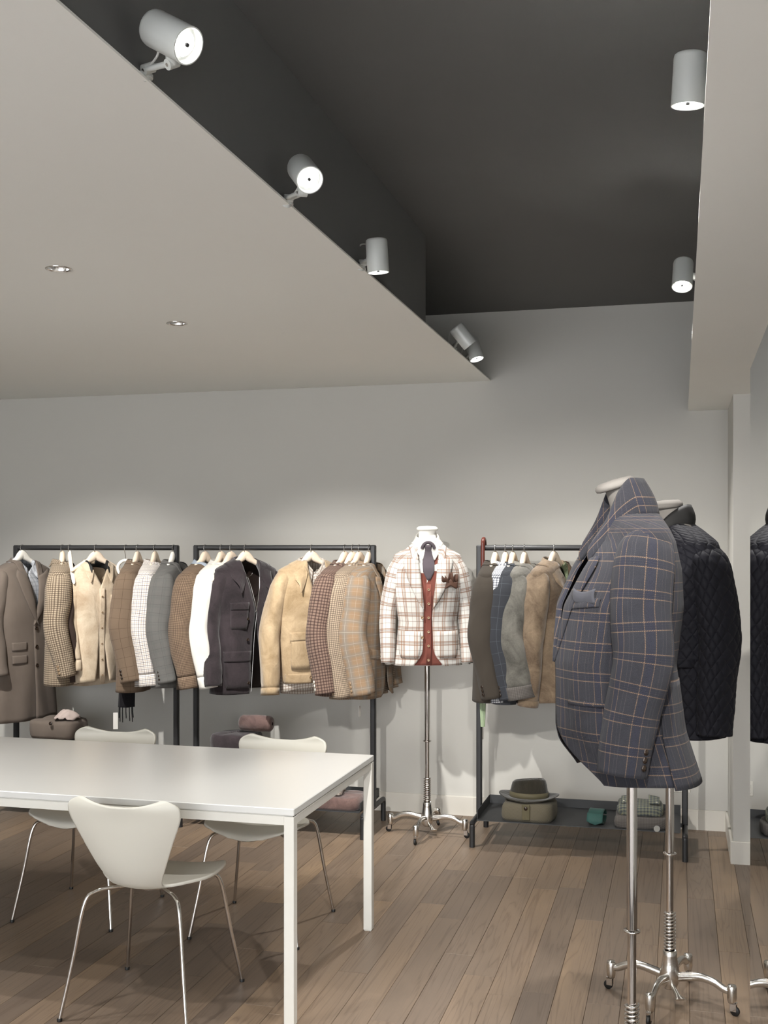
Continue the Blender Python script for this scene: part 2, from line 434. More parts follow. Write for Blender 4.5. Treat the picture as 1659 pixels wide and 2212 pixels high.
# same lamps going on along the ledges, nearer than the picture shows
spotlamp('light grey spotlight on the left ledge before the picture, aimed at the right rack', (-1.112, 1.15, 2.64), (-1.0, 1.12, 2.66), (.10, 1.0, -.40), 130, 40)
spotlamp('light grey spotlight on the right ledge before the picture, aimed at the front jacket', (.11, 1.15, 2.66), (.02, 1.12, 2.685), (-.07, .85, -.62), 80, 50, cable=False)
def downlight(x, y, aim, watt, angle, label, blend=1.):
    z = 2.615
    e = thing('downlight', (x, y, z), label, 'downlight', 'recessed downlights in the left ceiling')
    MB().lathe([(.046, .0005), (.047, -.003), (.040, -.004), (.0375, .0)], 28).build('trim_ring', M['chrome'], e)
    MB().lathe([(.0375, .0), (.034, .022), (.028, .026)], 28).build('reflector', M['lampin'], e)
    MB().lathe([(.029, .018), (.022, .012), (.0, .011)], 20).build('bulb', M['glow'], e)
    spot('downlight_light', (x, y, z - .012), (x + aim[0], y + aim[1], z + aim[2]), watt, angle, blend, .022, e)
downlight(-2.150, 3.594, (-.1, .22, -1), 24, 95, 'recessed chrome downlight in the left ceiling, nearer of the two')
downlight(-2.166, 4.606, (.12, 1.0, -1.2), 112, 70, 'recessed chrome downlight in the left ceiling, farther of the two')
downlight(-2.150, 2.58, (.18, .1, -1), 30, 80, 'recessed chrome downlight before the picture above the near chair')
downlight(-3.55, 4.606, (.0, 1.0, -1.2), 92, 70, 'added chrome downlight, out of view on the left, to light the left rack')  # extra lamp added out of view to brighten the left rack
downlight(-3.55, 3.0, (.1, .1, -1), 45, 80, 'added chrome downlight, out of view on the left, to light the table end')  # unseen copy of the fixture, put in for more light over the table
# cut the slab where the downlights sit: small dark recess cups above them
# ------------------------------------------------------------------ garment racks
YR, ZB, RP = 6.215, 1.614, .0155
def rack(x0, x1, label):
    e = thing('clothes_rack', ((x0 + x1) / 2, YR, 0), label, 'clothes rack', 'black steel clothes racks along the back wall')
    h = (x1 - x0) / 2
    MB().tube([(-h + .0155, 0, ZB), (h - .0155, 0, ZB)], RP, 16).build('top_bar', M['black'], e, autos=40)
    for s in (-1, 1):
        MB().box((s * h - RP, -RP, .13), (s * h + RP, RP, ZB + RP), .006).build('post', M['black'], e, False)
        rn = MB().tube(bez([(s * h, -.225, .10), (s * h, -.222, .122), (s * h, -.205, .128), (s * h, 0, .128), (s * h, .205, .128), (s * h, .222, .122), (s * h, .225, .10)], 25), .0145, 12, up=(1, 0, 0))
        rn.build('foot_rail', M['black'], e, autos=60)
        for y in (-.225, .225):
            MB().tube([(s * h, y, 0), (s * h, y, .112)], .0150, 14).build('leg', M['black'], e, autos=40)
    t = MB(); a, b = h - .022, .215
    t.box((-a, -b, .141), (a, b, .1445)).box((-a, b - .003, .141), (a, b, .192)).box((-a, -b + .02, .141), (-a + .003, b, .192)).box((a - .003, -b + .02, .141), (a, b, .192))
    t.build('tray', M['tray'], e, False)
    MB().box((-h, -.012, .124), (h, .012, .141)).build('cross_rail', M['black'], e, False)
    return e
rack(-4.014, -2.926, 'black steel clothes rack farthest left, holding the long grey-brown coat')
rack(-2.797, -1.700, 'black steel clothes rack in the middle, holding the dark suede jacket')
rack(-1.086, .024, 'black steel clothes rack on the right with an umbrella hooked on its bar')
# ------------------------------------------------------------------ table
tx1, ty0, ty1, tz = -1.257, 3.582, 4.603, .737
tx0 = -3.70
tb = thing('table', ((tx0 + tx1) / 2, (ty0 + ty1) / 2, 0), 'long white rectangular table with square legs in the left foreground', 'table')
hx, hy = (tx1 - tx0) / 2, (ty1 - ty0) / 2
MB().box((-hx, -hy, tz - .0245), (hx, hy, tz), .0025).build('table_top', M['white_lac'], tb, False)
for s in (-1, 1):
    MB().box((-hx + .002, s * (hy - .018) - .016, tz - .057), (hx - .002, s * (hy - .018) + .016, tz - .0275), .001).build('frame_rail', M['white_steel'], tb, False)
    MB().box((s * (hx - .018) - .016, -hy + .034, tz - .057), (s * (hx - .018) + .016, hy - .034, tz - .0275), .001).build('frame_rail', M['white_steel'], tb, False)
    for t in (-1, 1):
        MB().box((s * (hx - .018) - .0178, t * (hy - .018) - .0178, 0.004), (s * (hx - .018) + .0178, t * (hy - .018) + .0178, tz - .0275), .0012).build('leg', M['white_steel'], tb, False)
        MB().box((s * (hx - .018) - .015, t * (hy - .018) - .015, 0), (s * (hx - .018) + .015, t * (hy - .018) + .015, .005)).build('foot_pad', M['cable'], tb, False)
MB().box((-hx + .006, -hy + .006, tz - .030), (hx - .006, hy - .006, tz - .0235)).build('shadow_gap_strip', M['white_steel'], tb, False)
# ------------------------------------------------------------------ moulded ply chairs
def chair(x, y, rz, label):
    e = thing('chair', (x, y, 0), label, 'chair', 'white moulded chairs around the table', rz)
    # centre line, front edge of the seat to top of the back (front is -y)
    cl = bez([(-.225, .418), (-.205, .440), (-.12, .448), (.0, .440), (.09, .438), (.150, .452), (.192, .500), (.222, .58), (.248, .68), (.268, .775)], 56)
    d = np.r_[0, np.cumsum(np.linalg.norm(np.diff(cl, axis=0), axis=1))]; s = d / d[-1]
    wt = bez([(0, .10), (.03, .165), (.09, .202), (.2, .218), (.32, .205), (.42, .150), (.50, .102), (.56, .096), (.66, .127), (.80, .171), (.90, .203), (.955, .207), (.985, .190), (1.0, .150)], 120)
    C = 33; P = []
    for i in range(len(cl)):
        w = float(np.interp(s[i], wt[:, 0], wt[:, 1])); row = []
        for j in range(C):
            t = -1 + 2 * j / (C - 1); xx = w * t
            yy, zz = cl[i]
            seat = 1 - sm(.38, .58, s[i])
            zz = zz + seat * (.020 * t * t - .004)            # dished seat
            yy = yy - (1 - seat) * (.030 * t * t)             # back curves round the sitter
            if s[i] > .9:                                     # eared top edge, dipping in the middle
                k = (s[i] - .9) / .1; zz -= .026 * k * (1 - abs(t) ** 2.2)
            if s[i] < .08: yy += (1 - s[i] / .08) * .02 * t * t
            row.append((xx, yy, zz))
        P.append(row)
    MB().grid(P).build('seat_shell', M['chair'], e, solid=.0105, sub=1, thick_off=0)
    legs = [(-1, -1), (1, -1), (-1, 1), (1, 1)]
    for sx, sy in legs:
        top = (sx * .045, sy * .05 + .0, .424)
        pts = bez([top, (sx * .10, sy * .105, .428), (sx * .150, sy * .150, .422), (sx * .178, sy * .178, .385), (sx * .205, sy * .208, .20), (sx * .235, sy * .243, .008)], 30)
        l = MB().tube(pts, .0072, 12).build('leg', M['chrome'], e, autos=60)
        MB().lathe([(.009, 0), (.0095, .008), (.008, .011)], 12, cap0=True, cap1=True, M=Matrix.Translation((sx * .2352, sy * .2432, 0))).build('foot_cap', M['rubber'], l)
    MB().lathe([(.075, .416), (.078, .421), (.070, .432)], 24, cap0=True).build('mounting_plate', M['chrome'], e, autos=30)
    return e
chair(-1.814, 3.675, PI, 'white moulded chair on the near side of the table, its back to the viewer')
chair(-2.553, 4.53, 0, 'white moulded chair behind the table, left of the two, before the left rack')
chair(-1.725, 4.53, 0, 'white moulded chair behind the table, right of the two, before the middle rack')
# ------------------------------------------------------------------ bust stands
def bust(x, y, rz, arm_rot, label, neck_z, form, tilt=0, body_w=.15, body_d=.082, dz=0., cap=(.010, 0.)):
    e = thing('bust_stand', (x, y, 0), label, 'mannequin', 'tailor busts on castor stands', arm_rot)
    hz = .085
    MB().lathe([(.0, .050), (.020, .050), (.026, .058), (.034, .075), (.036, .10), (.030, .13), (.0245, .165), (.025, .182), (.021, .186), (.018, .186)], 24).build('hub', M['cast'], e)
    # four arched arms with castors
    for k in range(4):
        a = k * PI / 2
        R = Matrix.Rotation(a, 4, 'Z')
        p = bez([(.015, 0, .092), (.06, 0, .102), (.11, 0, .110), (.155, 0, .103), (.19, 0, .086), (.205, 0, .083)], 22)
        MB().tube(p, [(.017 - .004 * i / 21, .0105) for i in range(22)], 10, up=(0, 0, 1), M=R).build('arm', M['cast'], e, autos=50)
        c = MB().lathe([(.0, .106), (.014, .104), (.0165, .098), (.0168, .062), (.015, .050), (.0125, .044), (.0, .044)], 18, M=R @ Matrix.Translation((.218, 0, 0))).build('castor_socket', M['cast'], e)
        MB().box((-.010, -.009, .016), (.012, -.0065, .046), .001, M=R @ Matrix.Translation((.222, 0, 0))).box((-.010, .0065, .016), (.012, .009, .046), .001, M=R @ Matrix.Translation((.222, 0, 0))).box((-.011, -.009, .040), (.013, .009, .046), .001, M=R @ Matrix.Translation((.222, 0, 0))).build('castor_fork', M['chrome'], c, False)
        W = R @ Matrix.Translation((.229, 0, .0165)) @ Matrix.Rotation(PI / 2, 4, 'X')
        MB().lathe([(0, -.006), (.014, -.006), (.0165, -.003), (.0165, .003), (.014, .006), (0, .006)], 18, M=W).build('castor_wheel', M['rubber'], c)
    pd = Matrix.Rotation(.75 * PI if abs(arm_rot) < .1 else -.6, 4, 'Z')
    MB().tube([(.02, 0, .07), (.075, 0, .052), (.10, 0, .047)], [(.008, .009), (.007, .010), (.004, .020)], 10, up=(0, 0, 1), M=Matrix.Rotation(-.9, 4, 'Z')).build('pedal', M['cast'], e)
    MB().tube([(0, 0, .16), (0, 0, .53)], .0125, 16).build('pole_base', M['chrome'], e, autos=60)
    MB().tube([(0, 0, .53), (0, 0, 1.06 + dz)], .0150, 16).build('pole', M['chrome'], e, autos=60)
    MB().lathe([(.016, .524), (.0235, .526), (.0235, .531), (.016, .533)], 20).build('collar_ring', M['chrome'], e)
    hp = [(.0185 * math.cos(t), .0185 * math.sin(t), .186 + .135 * t / (2 * PI * 11)) for t in np.linspace(0, 2 * PI * 11, 200)]
    MB().tube(hp, .0038, 7).build('spring', M['chrome'], e)
    # torso
    rzl = rz - arm_rot
    T = Matrix.Rotation(rzl, 4, 'Z')
    n = 28; prof = [(.94, .80, 1.1), (1.0, .96, 1.22), (1.08, .93, 1.2), (1.18, .84, 1.1), (1.30, .93, 1.25), (1.40, 1.0, 1.22), (1.47, .98, .95), (1.515, .80, .80), (1.545, .52, .62), (1.565, .38, .52), (1.60, .345, .48), (neck_z - .022, .335, .46)]
    prof = [(z + dz if i < len(prof) - 1 else z, a, b) for i, (z, a, b) in enumerate(prof)]
    P = [[(body_w * a * math.cos(2 * PI * j / n), body_d * b * math.sin(2 * PI * j / n) + (cap[0] * sm(1.5 + dz, neck_z, z)), z) for j in range(n)] for z, a, b in prof]
    mb = MB().grid(P, closed=True); mb.add(P[0], [tuple(range(n))[::-1]])
    for i, v in enumerate(mb.v): mb.v[i] = tuple(T @ Vector(v))
    mb.build('torso', form, e)
    cp = MB().lathe([(.0, .024), (.048, .021), (.060, .013), (.062, .005), (.060, -.001), (.050, -.004), (.0, -.005)], 28, sx=.98, sy=.95)
    K = T @ Matrix.Translation((0, cap[0], neck_z - .021 + cap[1])) @ Matrix.Rotation(tilt, 4, 'X')
    for i, v in enumerate(cp.v): cp.v[i] = tuple(K @ Vector(v))
    cp.build('neck_cap', form, e)
    return e
# ------------------------------------------------------------------ cut real holes for the downlights
def cut(oname, spots, r, z0, z1):
    o = bpy.data.objects[oname]; mb = MB()
    for x, y in spots: mb.lathe([(r, z0), (r, z1)], 24, cap0=True, cap1=True, M=Matrix.Translation((x, y, 0)))
    c = mb.build('cutter', M['ceil'], smooth=False, fix=True)
    m = o.modifiers.new('holes', 'BOOLEAN'); m.operation = 'DIFFERENCE'; m.object = c; m.solver = 'EXACT'
    dg = bpy.context.evaluated_depsgraph_get(); me = bpy.data.meshes.new_from_object(o.evaluated_get(dg))
    o.modifiers.clear(); o.data = me; bpy.data.objects.remove(c)
cut('ceiling_left', [(-2.150, 3.594), (-2.166, 4.606), (-2.150, 2.58), (-3.55, 4.606), (-3.55, 3.0)], .0385, 2.55, 2.70)
# ------------------------------------------------------------------ clothes
def nz(x, y, s):
    return (math.sin(x * 1.0 + s) + math.sin(y * 1.3 + s * 2.1) + math.sin((x + y) * .7 + s * 3.3) + math.sin((x - y) * 1.7 + s * .7)) / 4
class Garment:
    """body shell, sleeves, collar, lapels and trims; local front is -y, z = 0 at the neck point"""
    def __init__(s, e, mat, lining, L=.74, ws=.215, wn=.072, sh=.060, chest=.225, waist=.215, hem=.235, dn=.060, ds=.075, dc=.105, dw=.095, dh=.105, n=2.5,
                 vz=.36, gap=.0, over=.015, flare=0., cut=.0, cutr=.10, fold=.006, seed=0, quilt=0, C=64, R=36, sq=None, yb=0., gapfn=None, back_vent=0, hemround=0):
        s.e, s.mat, s.lin = e, mat, lining
        s.__dict__.update(dict(L=L, ws=ws, wn=wn, sh=sh, vz=vz, gap=gap, over=over, cut=cut, cutr=cutr, fold=fold, seed=seed, quilt=quilt, n=n, C=C, R=R, yb=yb, gapfn=gapfn, hemround=hemround))
        s.wt = [(0, wn), (sh * .25, wn + (ws - wn) * .30), (sh * .55, wn + (ws - wn) * .62), (sh * .85, wn + (ws - wn) * .88), (sh, ws * .955), (sh + .02, ws * .985), (sh + .06, ws), (.22, chest), (.43, waist), (L, hem)]
        s.dt = [(0, dn), (sh * .5, (dn + ds) / 2), (sh, ds), (.16, (ds + dc) / 2 + .01), (.26, dc), (.43, dw), (L, dh)]
        rows = list(np.linspace(0, sh, 9)) + list(np.linspace(sh + .012, L, R))
        s.rows = rows
    def w(s, z): return lerp(s.wt, z)
    def d(s, z): return lerp(s.dt, z)
    def y0(s, z): return s.yb * sm(.05, s.L, z)
    def edges(s, z):
        """x of the viewer-left and viewer-right panel edges at depth z below the neck"""
        if s.gapfn: return s.gapfn(z)
        if z < s.vz:
            t = z / s.vz; g = s.wn * .86 * (1 - t) ** .9
            xl, xr = -g + s.over * t, g - s.over * t
        else:
            t = (z - s.vz) / max(.01, s.L - s.vz); g = s.gap * t
            xl, xr = s.over - g, -s.over + g
        if s.cut and z > s.L - s.cutr:
            k = (z - (s.L - s.cutr)) / s.cutr; q = s.cut * (1 - math.sqrt(max(0, 1 - k * k)))
            xl -= q; xr += q
        return xl, xr
    def front(s, x, z):
        w, d = s.w(z), s.d(z); k = min(.98, abs(x) / w)
        return s.y0(z) - d * (1 - k ** s.n) ** (1 / s.n)
    def zsurf(s, x, y):
        for z in np.linspace(0, .30, 61):
            if (abs(x) / s.w(z)) ** s.n + (abs(y - s.y0(z)) / s.d(z)) ** s.n <= 1: return -z
        return -.30
    def lay(s, p, off=.005):
        q = np.array(p, float); q[2] = max(q[2], s.zsurf(q[0], q[1]) + off); return q
    def qd(s, u, v):
        q = s.quilt; v *= .78; a = abs(((u + v) / q) % 1 - .5) * 2; b = abs(((u - v) / q) % 1 - .5) * 2
        return .0036 * (1 - max(a, b) ** 4)
    def body(s, name='body'):
        P, U = [], []; n = s.n
        vv = 0
        for z in s.rows:
            w, d = s.w(z), s.d(z); xl, xr = s.edges(z)
            th = lambda x: math.copysign(math.asin(min(1, (abs(x) / w)) ** (n / 2)), x)
            a, b = th(xr), 2 * PI + th(xl)
            row = []; wr, dr = s.w(.26), s.d(.26)
            # equal steps of the curve, not of the angle
            tt = np.linspace(a, b, 161)
            X = w * np.sign(np.sin(tt)) * np.abs(np.sin(tt)) ** (2 / n); Y = -d * np.sign(np.cos(tt)) * np.abs(np.cos(tt)) ** (2 / n)
            ar = np.r_[0, np.cumsum(np.hypot(np.diff(X), np.diff(Y)))]; mid = np.interp(PI, tt, ar)
            q = np.linspace(0, ar[-1], s.C); X = np.interp(q, ar, X); Y = np.interp(q, ar, Y)
            tq = np.interp(q, ar, tt); t2 = np.linspace(-.7, 2 * PI + .7, 400); Xr = wr * np.sign(np.sin(t2)) * np.abs(np.sin(t2)) ** (2 / n); Yr = -dr * np.sign(np.cos(t2)) * np.abs(np.cos(t2)) ** (2 / n)
            arr = np.r_[0, np.cumsum(np.hypot(np.diff(Xr), np.diff(Yr)))]; uref = np.interp(tq, t2, arr) - np.interp(PI, t2, arr)
            ur = []
            v = 2.4 * min(z, s.sh) + max(0, z - s.sh)
            for j in range(s.C):
                f = j / (s.C - 1); u = q[j] - mid
                nx, ny = X[j] / (w * w), Y[j] / (d * d); l = math.hypot(nx, ny) + 1e-9; nx, ny = nx / l, ny / l
                ramp = sm(s.sh, s.L, z)
                h = s.fold * (.25 + ramp) * nz(u * 22, z * 5, s.seed) + s.fold * .5 * ramp * math.sin(u * 38 + s.seed * 3)
                if s.quilt: h += s.qd(u, v)
                if f < .06: h += .0055 * (1 - f / .06)
                zz = -z
                if s.hemround: zz -= s.hemround * sm(s.L - .12, s.L, z) * (math.cos(2 * PI * f) * -.5)
                row.append((X[j] + nx * h, s.y0(z) + Y[j] + ny * h, zz)); ur.append((u + (uref[j] - u) * sm(s.sh, .18, z), -v))
            P.append(row); U.append(ur)
        return MB().grid(P, U, flip=True).build(name, [s.mat, s.lin], s.e, solid=.003)
    def sleeve(s, side, L=.60, r0=.076, r1=.056, out=.03, fwd=.05, flat=.72, cuff=None, cuffm=None, buttons=0, bm='horn', elbow=.012, pad=0., crease=.004, spread=0., rib=None, n=26, R=44, mat=None, back=0.):
        ws, sh = s.ws, s.sh; sx = side
        drop = L
        pts = [(sx * (ws - .050), .004 + back * .1, -sh + .006 + pad), (sx * (ws - .040), .003 + back * .2, -sh - .03), (sx * (ws - .022), .002 + back * .4, -sh - .085), (sx * (ws - .008 + out * .4 + spread * .2), elbow * .5 + back * .8, -sh - .20),
               (sx * (ws + out * .8 + spread * .55), elbow + back, -sh - drop * .52), (sx * (ws + out * .95 + spread * .8), -fwd * .45 + back, -sh - drop * .78), (sx * (ws + out + spread), -fwd + back, -sh - drop)]
        c = bez(pts, 160); d0 = np.r_[0, np.cumsum(np.linalg.norm(np.diff(c, axis=0), axis=1))]; q = np.r_[np.linspace(0, .1, 9)[:-1], np.linspace(.1, 1, R - 8)] * d0[-1]; c = np.stack([np.interp(q, d0, c[:, i]) for i in range(3)], 1); d = np.r_[0, np.cumsum(np.linalg.norm(np.diff(c, axis=0), axis=1))]; t = d / d[-1]
        T = np.gradient(c, axis=0); T /= np.linalg.norm(T, axis=1)[:, None]
        P, U = [], []
        for i in range(R):
            k = t[i]
            ra = lerp([(0, r0 * .30), (.015, r0 * .58), (.04, r0 * .78), (.08, r0 * .91), (.15, r0 * .99), (.3, r0), (.62, (r0 + r1) / 2 * 1.06), (1, r1)], k)      # front-back
            rb = ra * lerp([(0, .55), (.08, .62), (.16, flat), (1, flat * 1.05)], k)
            yv = np.array((0, 1., 0)); a = yv - T[i] * yv.dot(T[i]); a /= np.linalg.norm(a); b = np.cross(T[i], a)
            row, ur = [], []
            for j in range(n):
                f = 2 * PI * j / n; ca, sa = math.cos(f), math.sin(f)
                ca = math.copysign(abs(ca) ** .85, ca); sa = math.copysign(abs(sa) ** .85, sa)
                h = crease * nz(k * 15, f * 2, s.seed + 5 * side) * sm(.1, .3, k) + s.fold * .35 * math.sin(f * 3 + k * 9 + s.seed)
                if s.quilt: h += s.qd(f * r0 * .85, d[i] + .02) * sm(.04, .1, k)
                if rib and k > rib[0]: h -= rib[1]; h += .0015 * math.sin(f * 22)
                if cuff and abs(k - cuff) < .012: h -= .0022
                row.append(tuple(c[i] + a * (ra + h) * ca + b * (rb + h) * sa))
            for j in range(n + 1): ur.append((j / n * 2 * PI * r0 * .85, -d[i] - .02))
            P.append(row); U.append(ur)
        m = MB(); m.add([tuple(c[0] + np.array((0, 0, .004)))] + P[0], [(0, (j + 1) % n + 1, j + 1) for j in range(n)])
        if cuffm:
            kk = int(np.searchsorted(t, cuff))
            m.grid(P[:kk + 1], U[:kk + 1], True, 0)
        else: m.grid(P, U, True, 0)
        o = m.build('sleeve', [mat or s.mat, s.lin], s.e, solid=.003, thick_off=1, fix=False)
        o.modifiers['thickness'].offset = -1
        if cuffm:
            # button cuff or knitted cuff, a touch wider than the sleeve end
            Q = [[tuple(c[i] + (np.array(p) - c[i]) * 1.03) for p in P[i]] for i in range(kk, R)]
            MB().grid(Q, U[kk:], True).build('cuff', [cuffm, s.lin], o, solid=.004)
        for b in range(buttons):
            zc = c[R - 1] - T[R - 1] * (.024 + b * .021)
            p = zc + np.array((sx * (rb * .87 + .001), .61 * r1, 0))
            dv = Vector((sx * .8, .6, 0))
            MB().lathe([(0, .004), (.0075, .004), (.0092, .002), (.0092, 0), (0, 0)], 14, M=Matrix.Translation(p) @ orient(dv)).build('cuff_button', M[bm], o)
        return o
    def patch(s, name, x0, x1, z0, z1, off=.004, mat=None, tilt=0., th=.003, nx=9, nz_=7, taper=0., parent=None, round_=0., lin=None, side_y=None):
        """cloth piece lying on the front: x range, z range (down from the neck)"""
        P, U = [], []
        for r in range(nz_):
            f = r / (nz_ - 1); row, ur = [], []
            for c in range(nx):
                g = c / (nx - 1); x = x0 + (x1 - x0) * g
                if taper: x = (x0 + x1) / 2 + (x - (x0 + x1) / 2) * (1 - taper * f)
                if round_ and f > .5: x = (x0 + x1) / 2 + (x - (x0 + x1) / 2) * (1 - round_ * ((f - .5) * 2) ** 3)
                z = z0 + (z1 - z0) * f + tilt * (g - .5)
                row.append((x, s.front(x, z) - off - .0015 * math.sin(PI * f), -z)); ur.append((x * 1.05 + s.w(z) * .0 + .31, -z - 1.4 * s.sh))
            P.append(row); U.append(ur)
        return MB().grid(P, U).build(name, [mat or s.mat, lin or mat or s.mat], parent or s.e, solid=th)
    def button(s, x, z, r=.0095, m='horn', off=.006):
        y = s.front(x, z) - off
        return MB().lathe([(0, .0035), (r * .55, .0035), (r * .62, .0048), (r * .9, .0048), (r, .002), (r, 0), (0, 0)], 16, M=Matrix.Translation((x, y, -z)) @ orient((0, -1, 0))).build('button', M[m], s.e)
    def lapel(s, side, zn=.085, width=.085, peak=.0, mat=None, roll=.007, ztop=None, gapz=.0):
        """turned-back front edge from the notch down to the button point"""
        P, U = [], []; R, C = 22, 8
        for r in range(R):
            f = r / (R - 1); z = zn + (s.vz - zn) * f
            xl, xr = s.edges(z); xe = xr if side > 0 else xl
            wd = width * (1 - f ** 1.6) ** .8 if f < 1 else 0
            if f < .08: wd *= .80 + .2 * f / .08
            row, ur = [], []
            for c in range(C):
                g = c / (C - 1); x = xe + side * wd * g
                zz = z - (1 - f) ** 3 * g * (peak + .010) * 1.0
                y = s.front(x, max(.0, z)) - .0015 - .0055 * sm(0, .25, g) - roll * math.sin(PI * g) * (1 - f * .6)
                row.append((x, y, -zz)); ur.append((x * side + .5, -zz))
            P.append(row); U.append(ur)
        return MB().grid(P, U).build('lapel', [mat or s.mat, mat or s.mat], s.e, solid=.0035, thick_off=0)
    def collar(s, zf=.10, fall=.050, stand=.030, point=.0, mat=None, lining=None, width=None, rise=.012, spread=.035, open_=1.0, N=41, name='collar', flat=1.0, mult=1.0, xf=None, inner=True, lift=0.):
        """turned-down collar from one front end round the back of the neck to the other"""
        wn = (width or s.wn) * .98; P, U = [], []
        xl, xr = s.edges(zf)
        for i in range(N):
            t = -1 + 2 * i / (N - 1); a = abs(t); sg = 1 if t >= 0 else -1
            # plan: back centre -> side -> front end
            if a < .5:
                k = a / .5; x = wn * math.sin(k * PI / 2); y = s.d(0) * .92 * math.cos(k * PI / 2); z = rise * math.cos(k * PI / 2) + .004
            else:
                k = (a - .5) / .5; xe = xf if xf is not None else abs(xr if sg > 0 else xl)
                x = wn + (xe - wn) * k ** 1.2 if True else 0
                zz = zf * k ** 1.15; y = (s.front(min(x, wn * 1.0), zz) - .004) * math.sin(k * PI / 2) ** .8; z = .004 * (1 - k) - zz
            x *= sg
            out = np.array((x / (wn + 1e-6), y / (s.d(0) + 1e-6), 0.)); out /= np.linalg.norm(out) + 1e-9
            p = np.array((x, y, z + lift))
            fl = fall * (1 + point * sm(.55, 1, a)); sp = spread * (.45 + .55 * sm(.15, .7, a)) * flat
            if a > .7: out = out * (1 - .5 * sm(.7, 1, a)) + np.array((sg * .9, -.25, 0)) * .5 * sm(.7, 1, a)
            if inner:
                prof = [p - np.array((0, 0, stand)) - out * .001, p - out * .0, p + out * .005 + np.array((0, 0, .003)), p + out * .011 - np.array((0, 0, fl * .35)) , p + out * (.012 + sp * .5) - np.array((0, 0, fl * .7)), p + out * (.012 + sp) - np.array((0, 0, fl))]
            else:
                prof = [p - np.array((0, 0, stand)), p - np.array((0, 0, stand * .5)), p, p + out * .003 + np.array((0, 0, .02))]
            if inner: prof = prof[:3] + [s.lay(q, .007) for q in prof[3:]]
            P.append(prof); U.append([(t * .22, -.02 * j + .6) for j in range(len(prof))])
        return MB().grid(P, U).build(name, [mat or s.mat, lining or mat or s.mat], s.e, solid=.003, sub=1, thick_off=0)
    def collar_up(s, h=.085, zf=.14, mat=None, N=41, lean=.02, hf=.07, fl=0.):
        """collar turned up round the neck"""
        wn = s.wn; P, U = [], []; xl, xr = s.edges(zf)
        for i in range(N):
            t = -1 + 2 * i / (N - 1); a = abs(t); sg = 1 if t >= 0 else -1
            if a < .5:
                k = a / .5; x = wn * 1.02 * math.sin(k * PI / 2); y = s.d(0) * 1.0 * math.cos(k * PI / 2); z = .0
            else:
                k = (a - .5) / .5; xe = abs(xr if sg > 0 else xl)
                x = wn * 1.02 + (xe - wn) * k; zz = zf * k ** 1.2; y = (s.front(min(x, wn), zz) - .006) * math.sin(k * PI / 2) ** .8; z = -zz
            hh = h * (1 - .0 * a) if a < .6 else h + (hf - h) * sm(.6, 1, a)
            out = np.array((x * sg / wn, y / s.d(0), 0.)); out /= np.linalg.norm(out) + 1e-9; out[0] *= sg
            p = np.array((x * sg, y, z - .012))
            fv = np.array((0, -fl * (1 - sm(.35, .9, a)), 0)); row = [p + out * .004, fv * .4 + p + out * (.006 + lean * .2) + np.array((0, 0, hh * .35)), fv * .75 + p + out * (lean * .2) + np.array((0, 0, hh * .7)), fv + p + out * (-lean * .2) + np.array((0, 0, hh))]
            P.append(row); U.append([(t * .24, j * hh / 3) for j in range(4)])
        return MB().grid(P, U).build('collar', [mat or s.mat, mat or s.mat], s.e, solid=.004, sub=1, thick_off=0)
    def tagcard(s, x, z, y=0, w=.028, h=.06, string=.06):
        t = MB().box((x - w / 2, y - .001, -z - string - h), (x + w / 2, y + .001, -z - string)).build('price_tag', M['tag'], s.e, False)
        MB().tube([(x, y, -z - string), (x, y, -z)], .0008, 5).build('tag_string', M['cable'], t)
def hanger(x, rz, label, mat='hang', z=1.545, width=.160, y=YR, droop=.080, thick=1.0):
    e = thing('hanger', (x, y, z), label, 'hanger', 'clothes hangers on the racks', rz)
    n = 41; P = []; rad = []
    for i in range(n):
        t = -1 + 2 * i / (n - 1); a = abs(t)
        P.append((t * width, -.012 * a ** 2, .006 - droop * a ** 1.25 + .018 * math.exp(-(a / .18) ** 2)))
        rad.append((lerp([(0, .028), (.16, .025), (.3, .017), (.85, .012), (.97, .010), (1, .004)], a), thick * lerp([(0, .016), (.2, .016), (.8, .015), (.95, .013), (1, .006)], a)))
    MB().tube(P, rad, 12, up=(0, 0, 1)).build('hanger_body', M[mat], e)
    # wire hook over the bar, swivelled square to it
    b = ZB - z; pts = [(0, 0, .030), (0, 0, .040), (0, -.003, .044), (0, -.014, b - .028), (0, -.0188, b - .010), (0, -.019, b)]
    for a in np.linspace(0, PI * 1.05, 9)[1:]: pts.append((0, -.019 * math.cos(a), b + .019 * math.sin(a)))
    R = Matrix.Rotation(-rz, 4, 'Z')
    pts = [tuple(R @ Vector(p)) for p in bez(pts, 40)]
    MB().tube(pts, .0019, 8).build('hook', M['steel'], e)
    MB().lathe([(.004, .02), (.005, .046), (.003, .05)], 10).build('ferrule', M['steel'], e)
    return e
def va(x, y=YR): return math.atan2(-x, y)      # turn that faces a thing at (x, y) to the camera
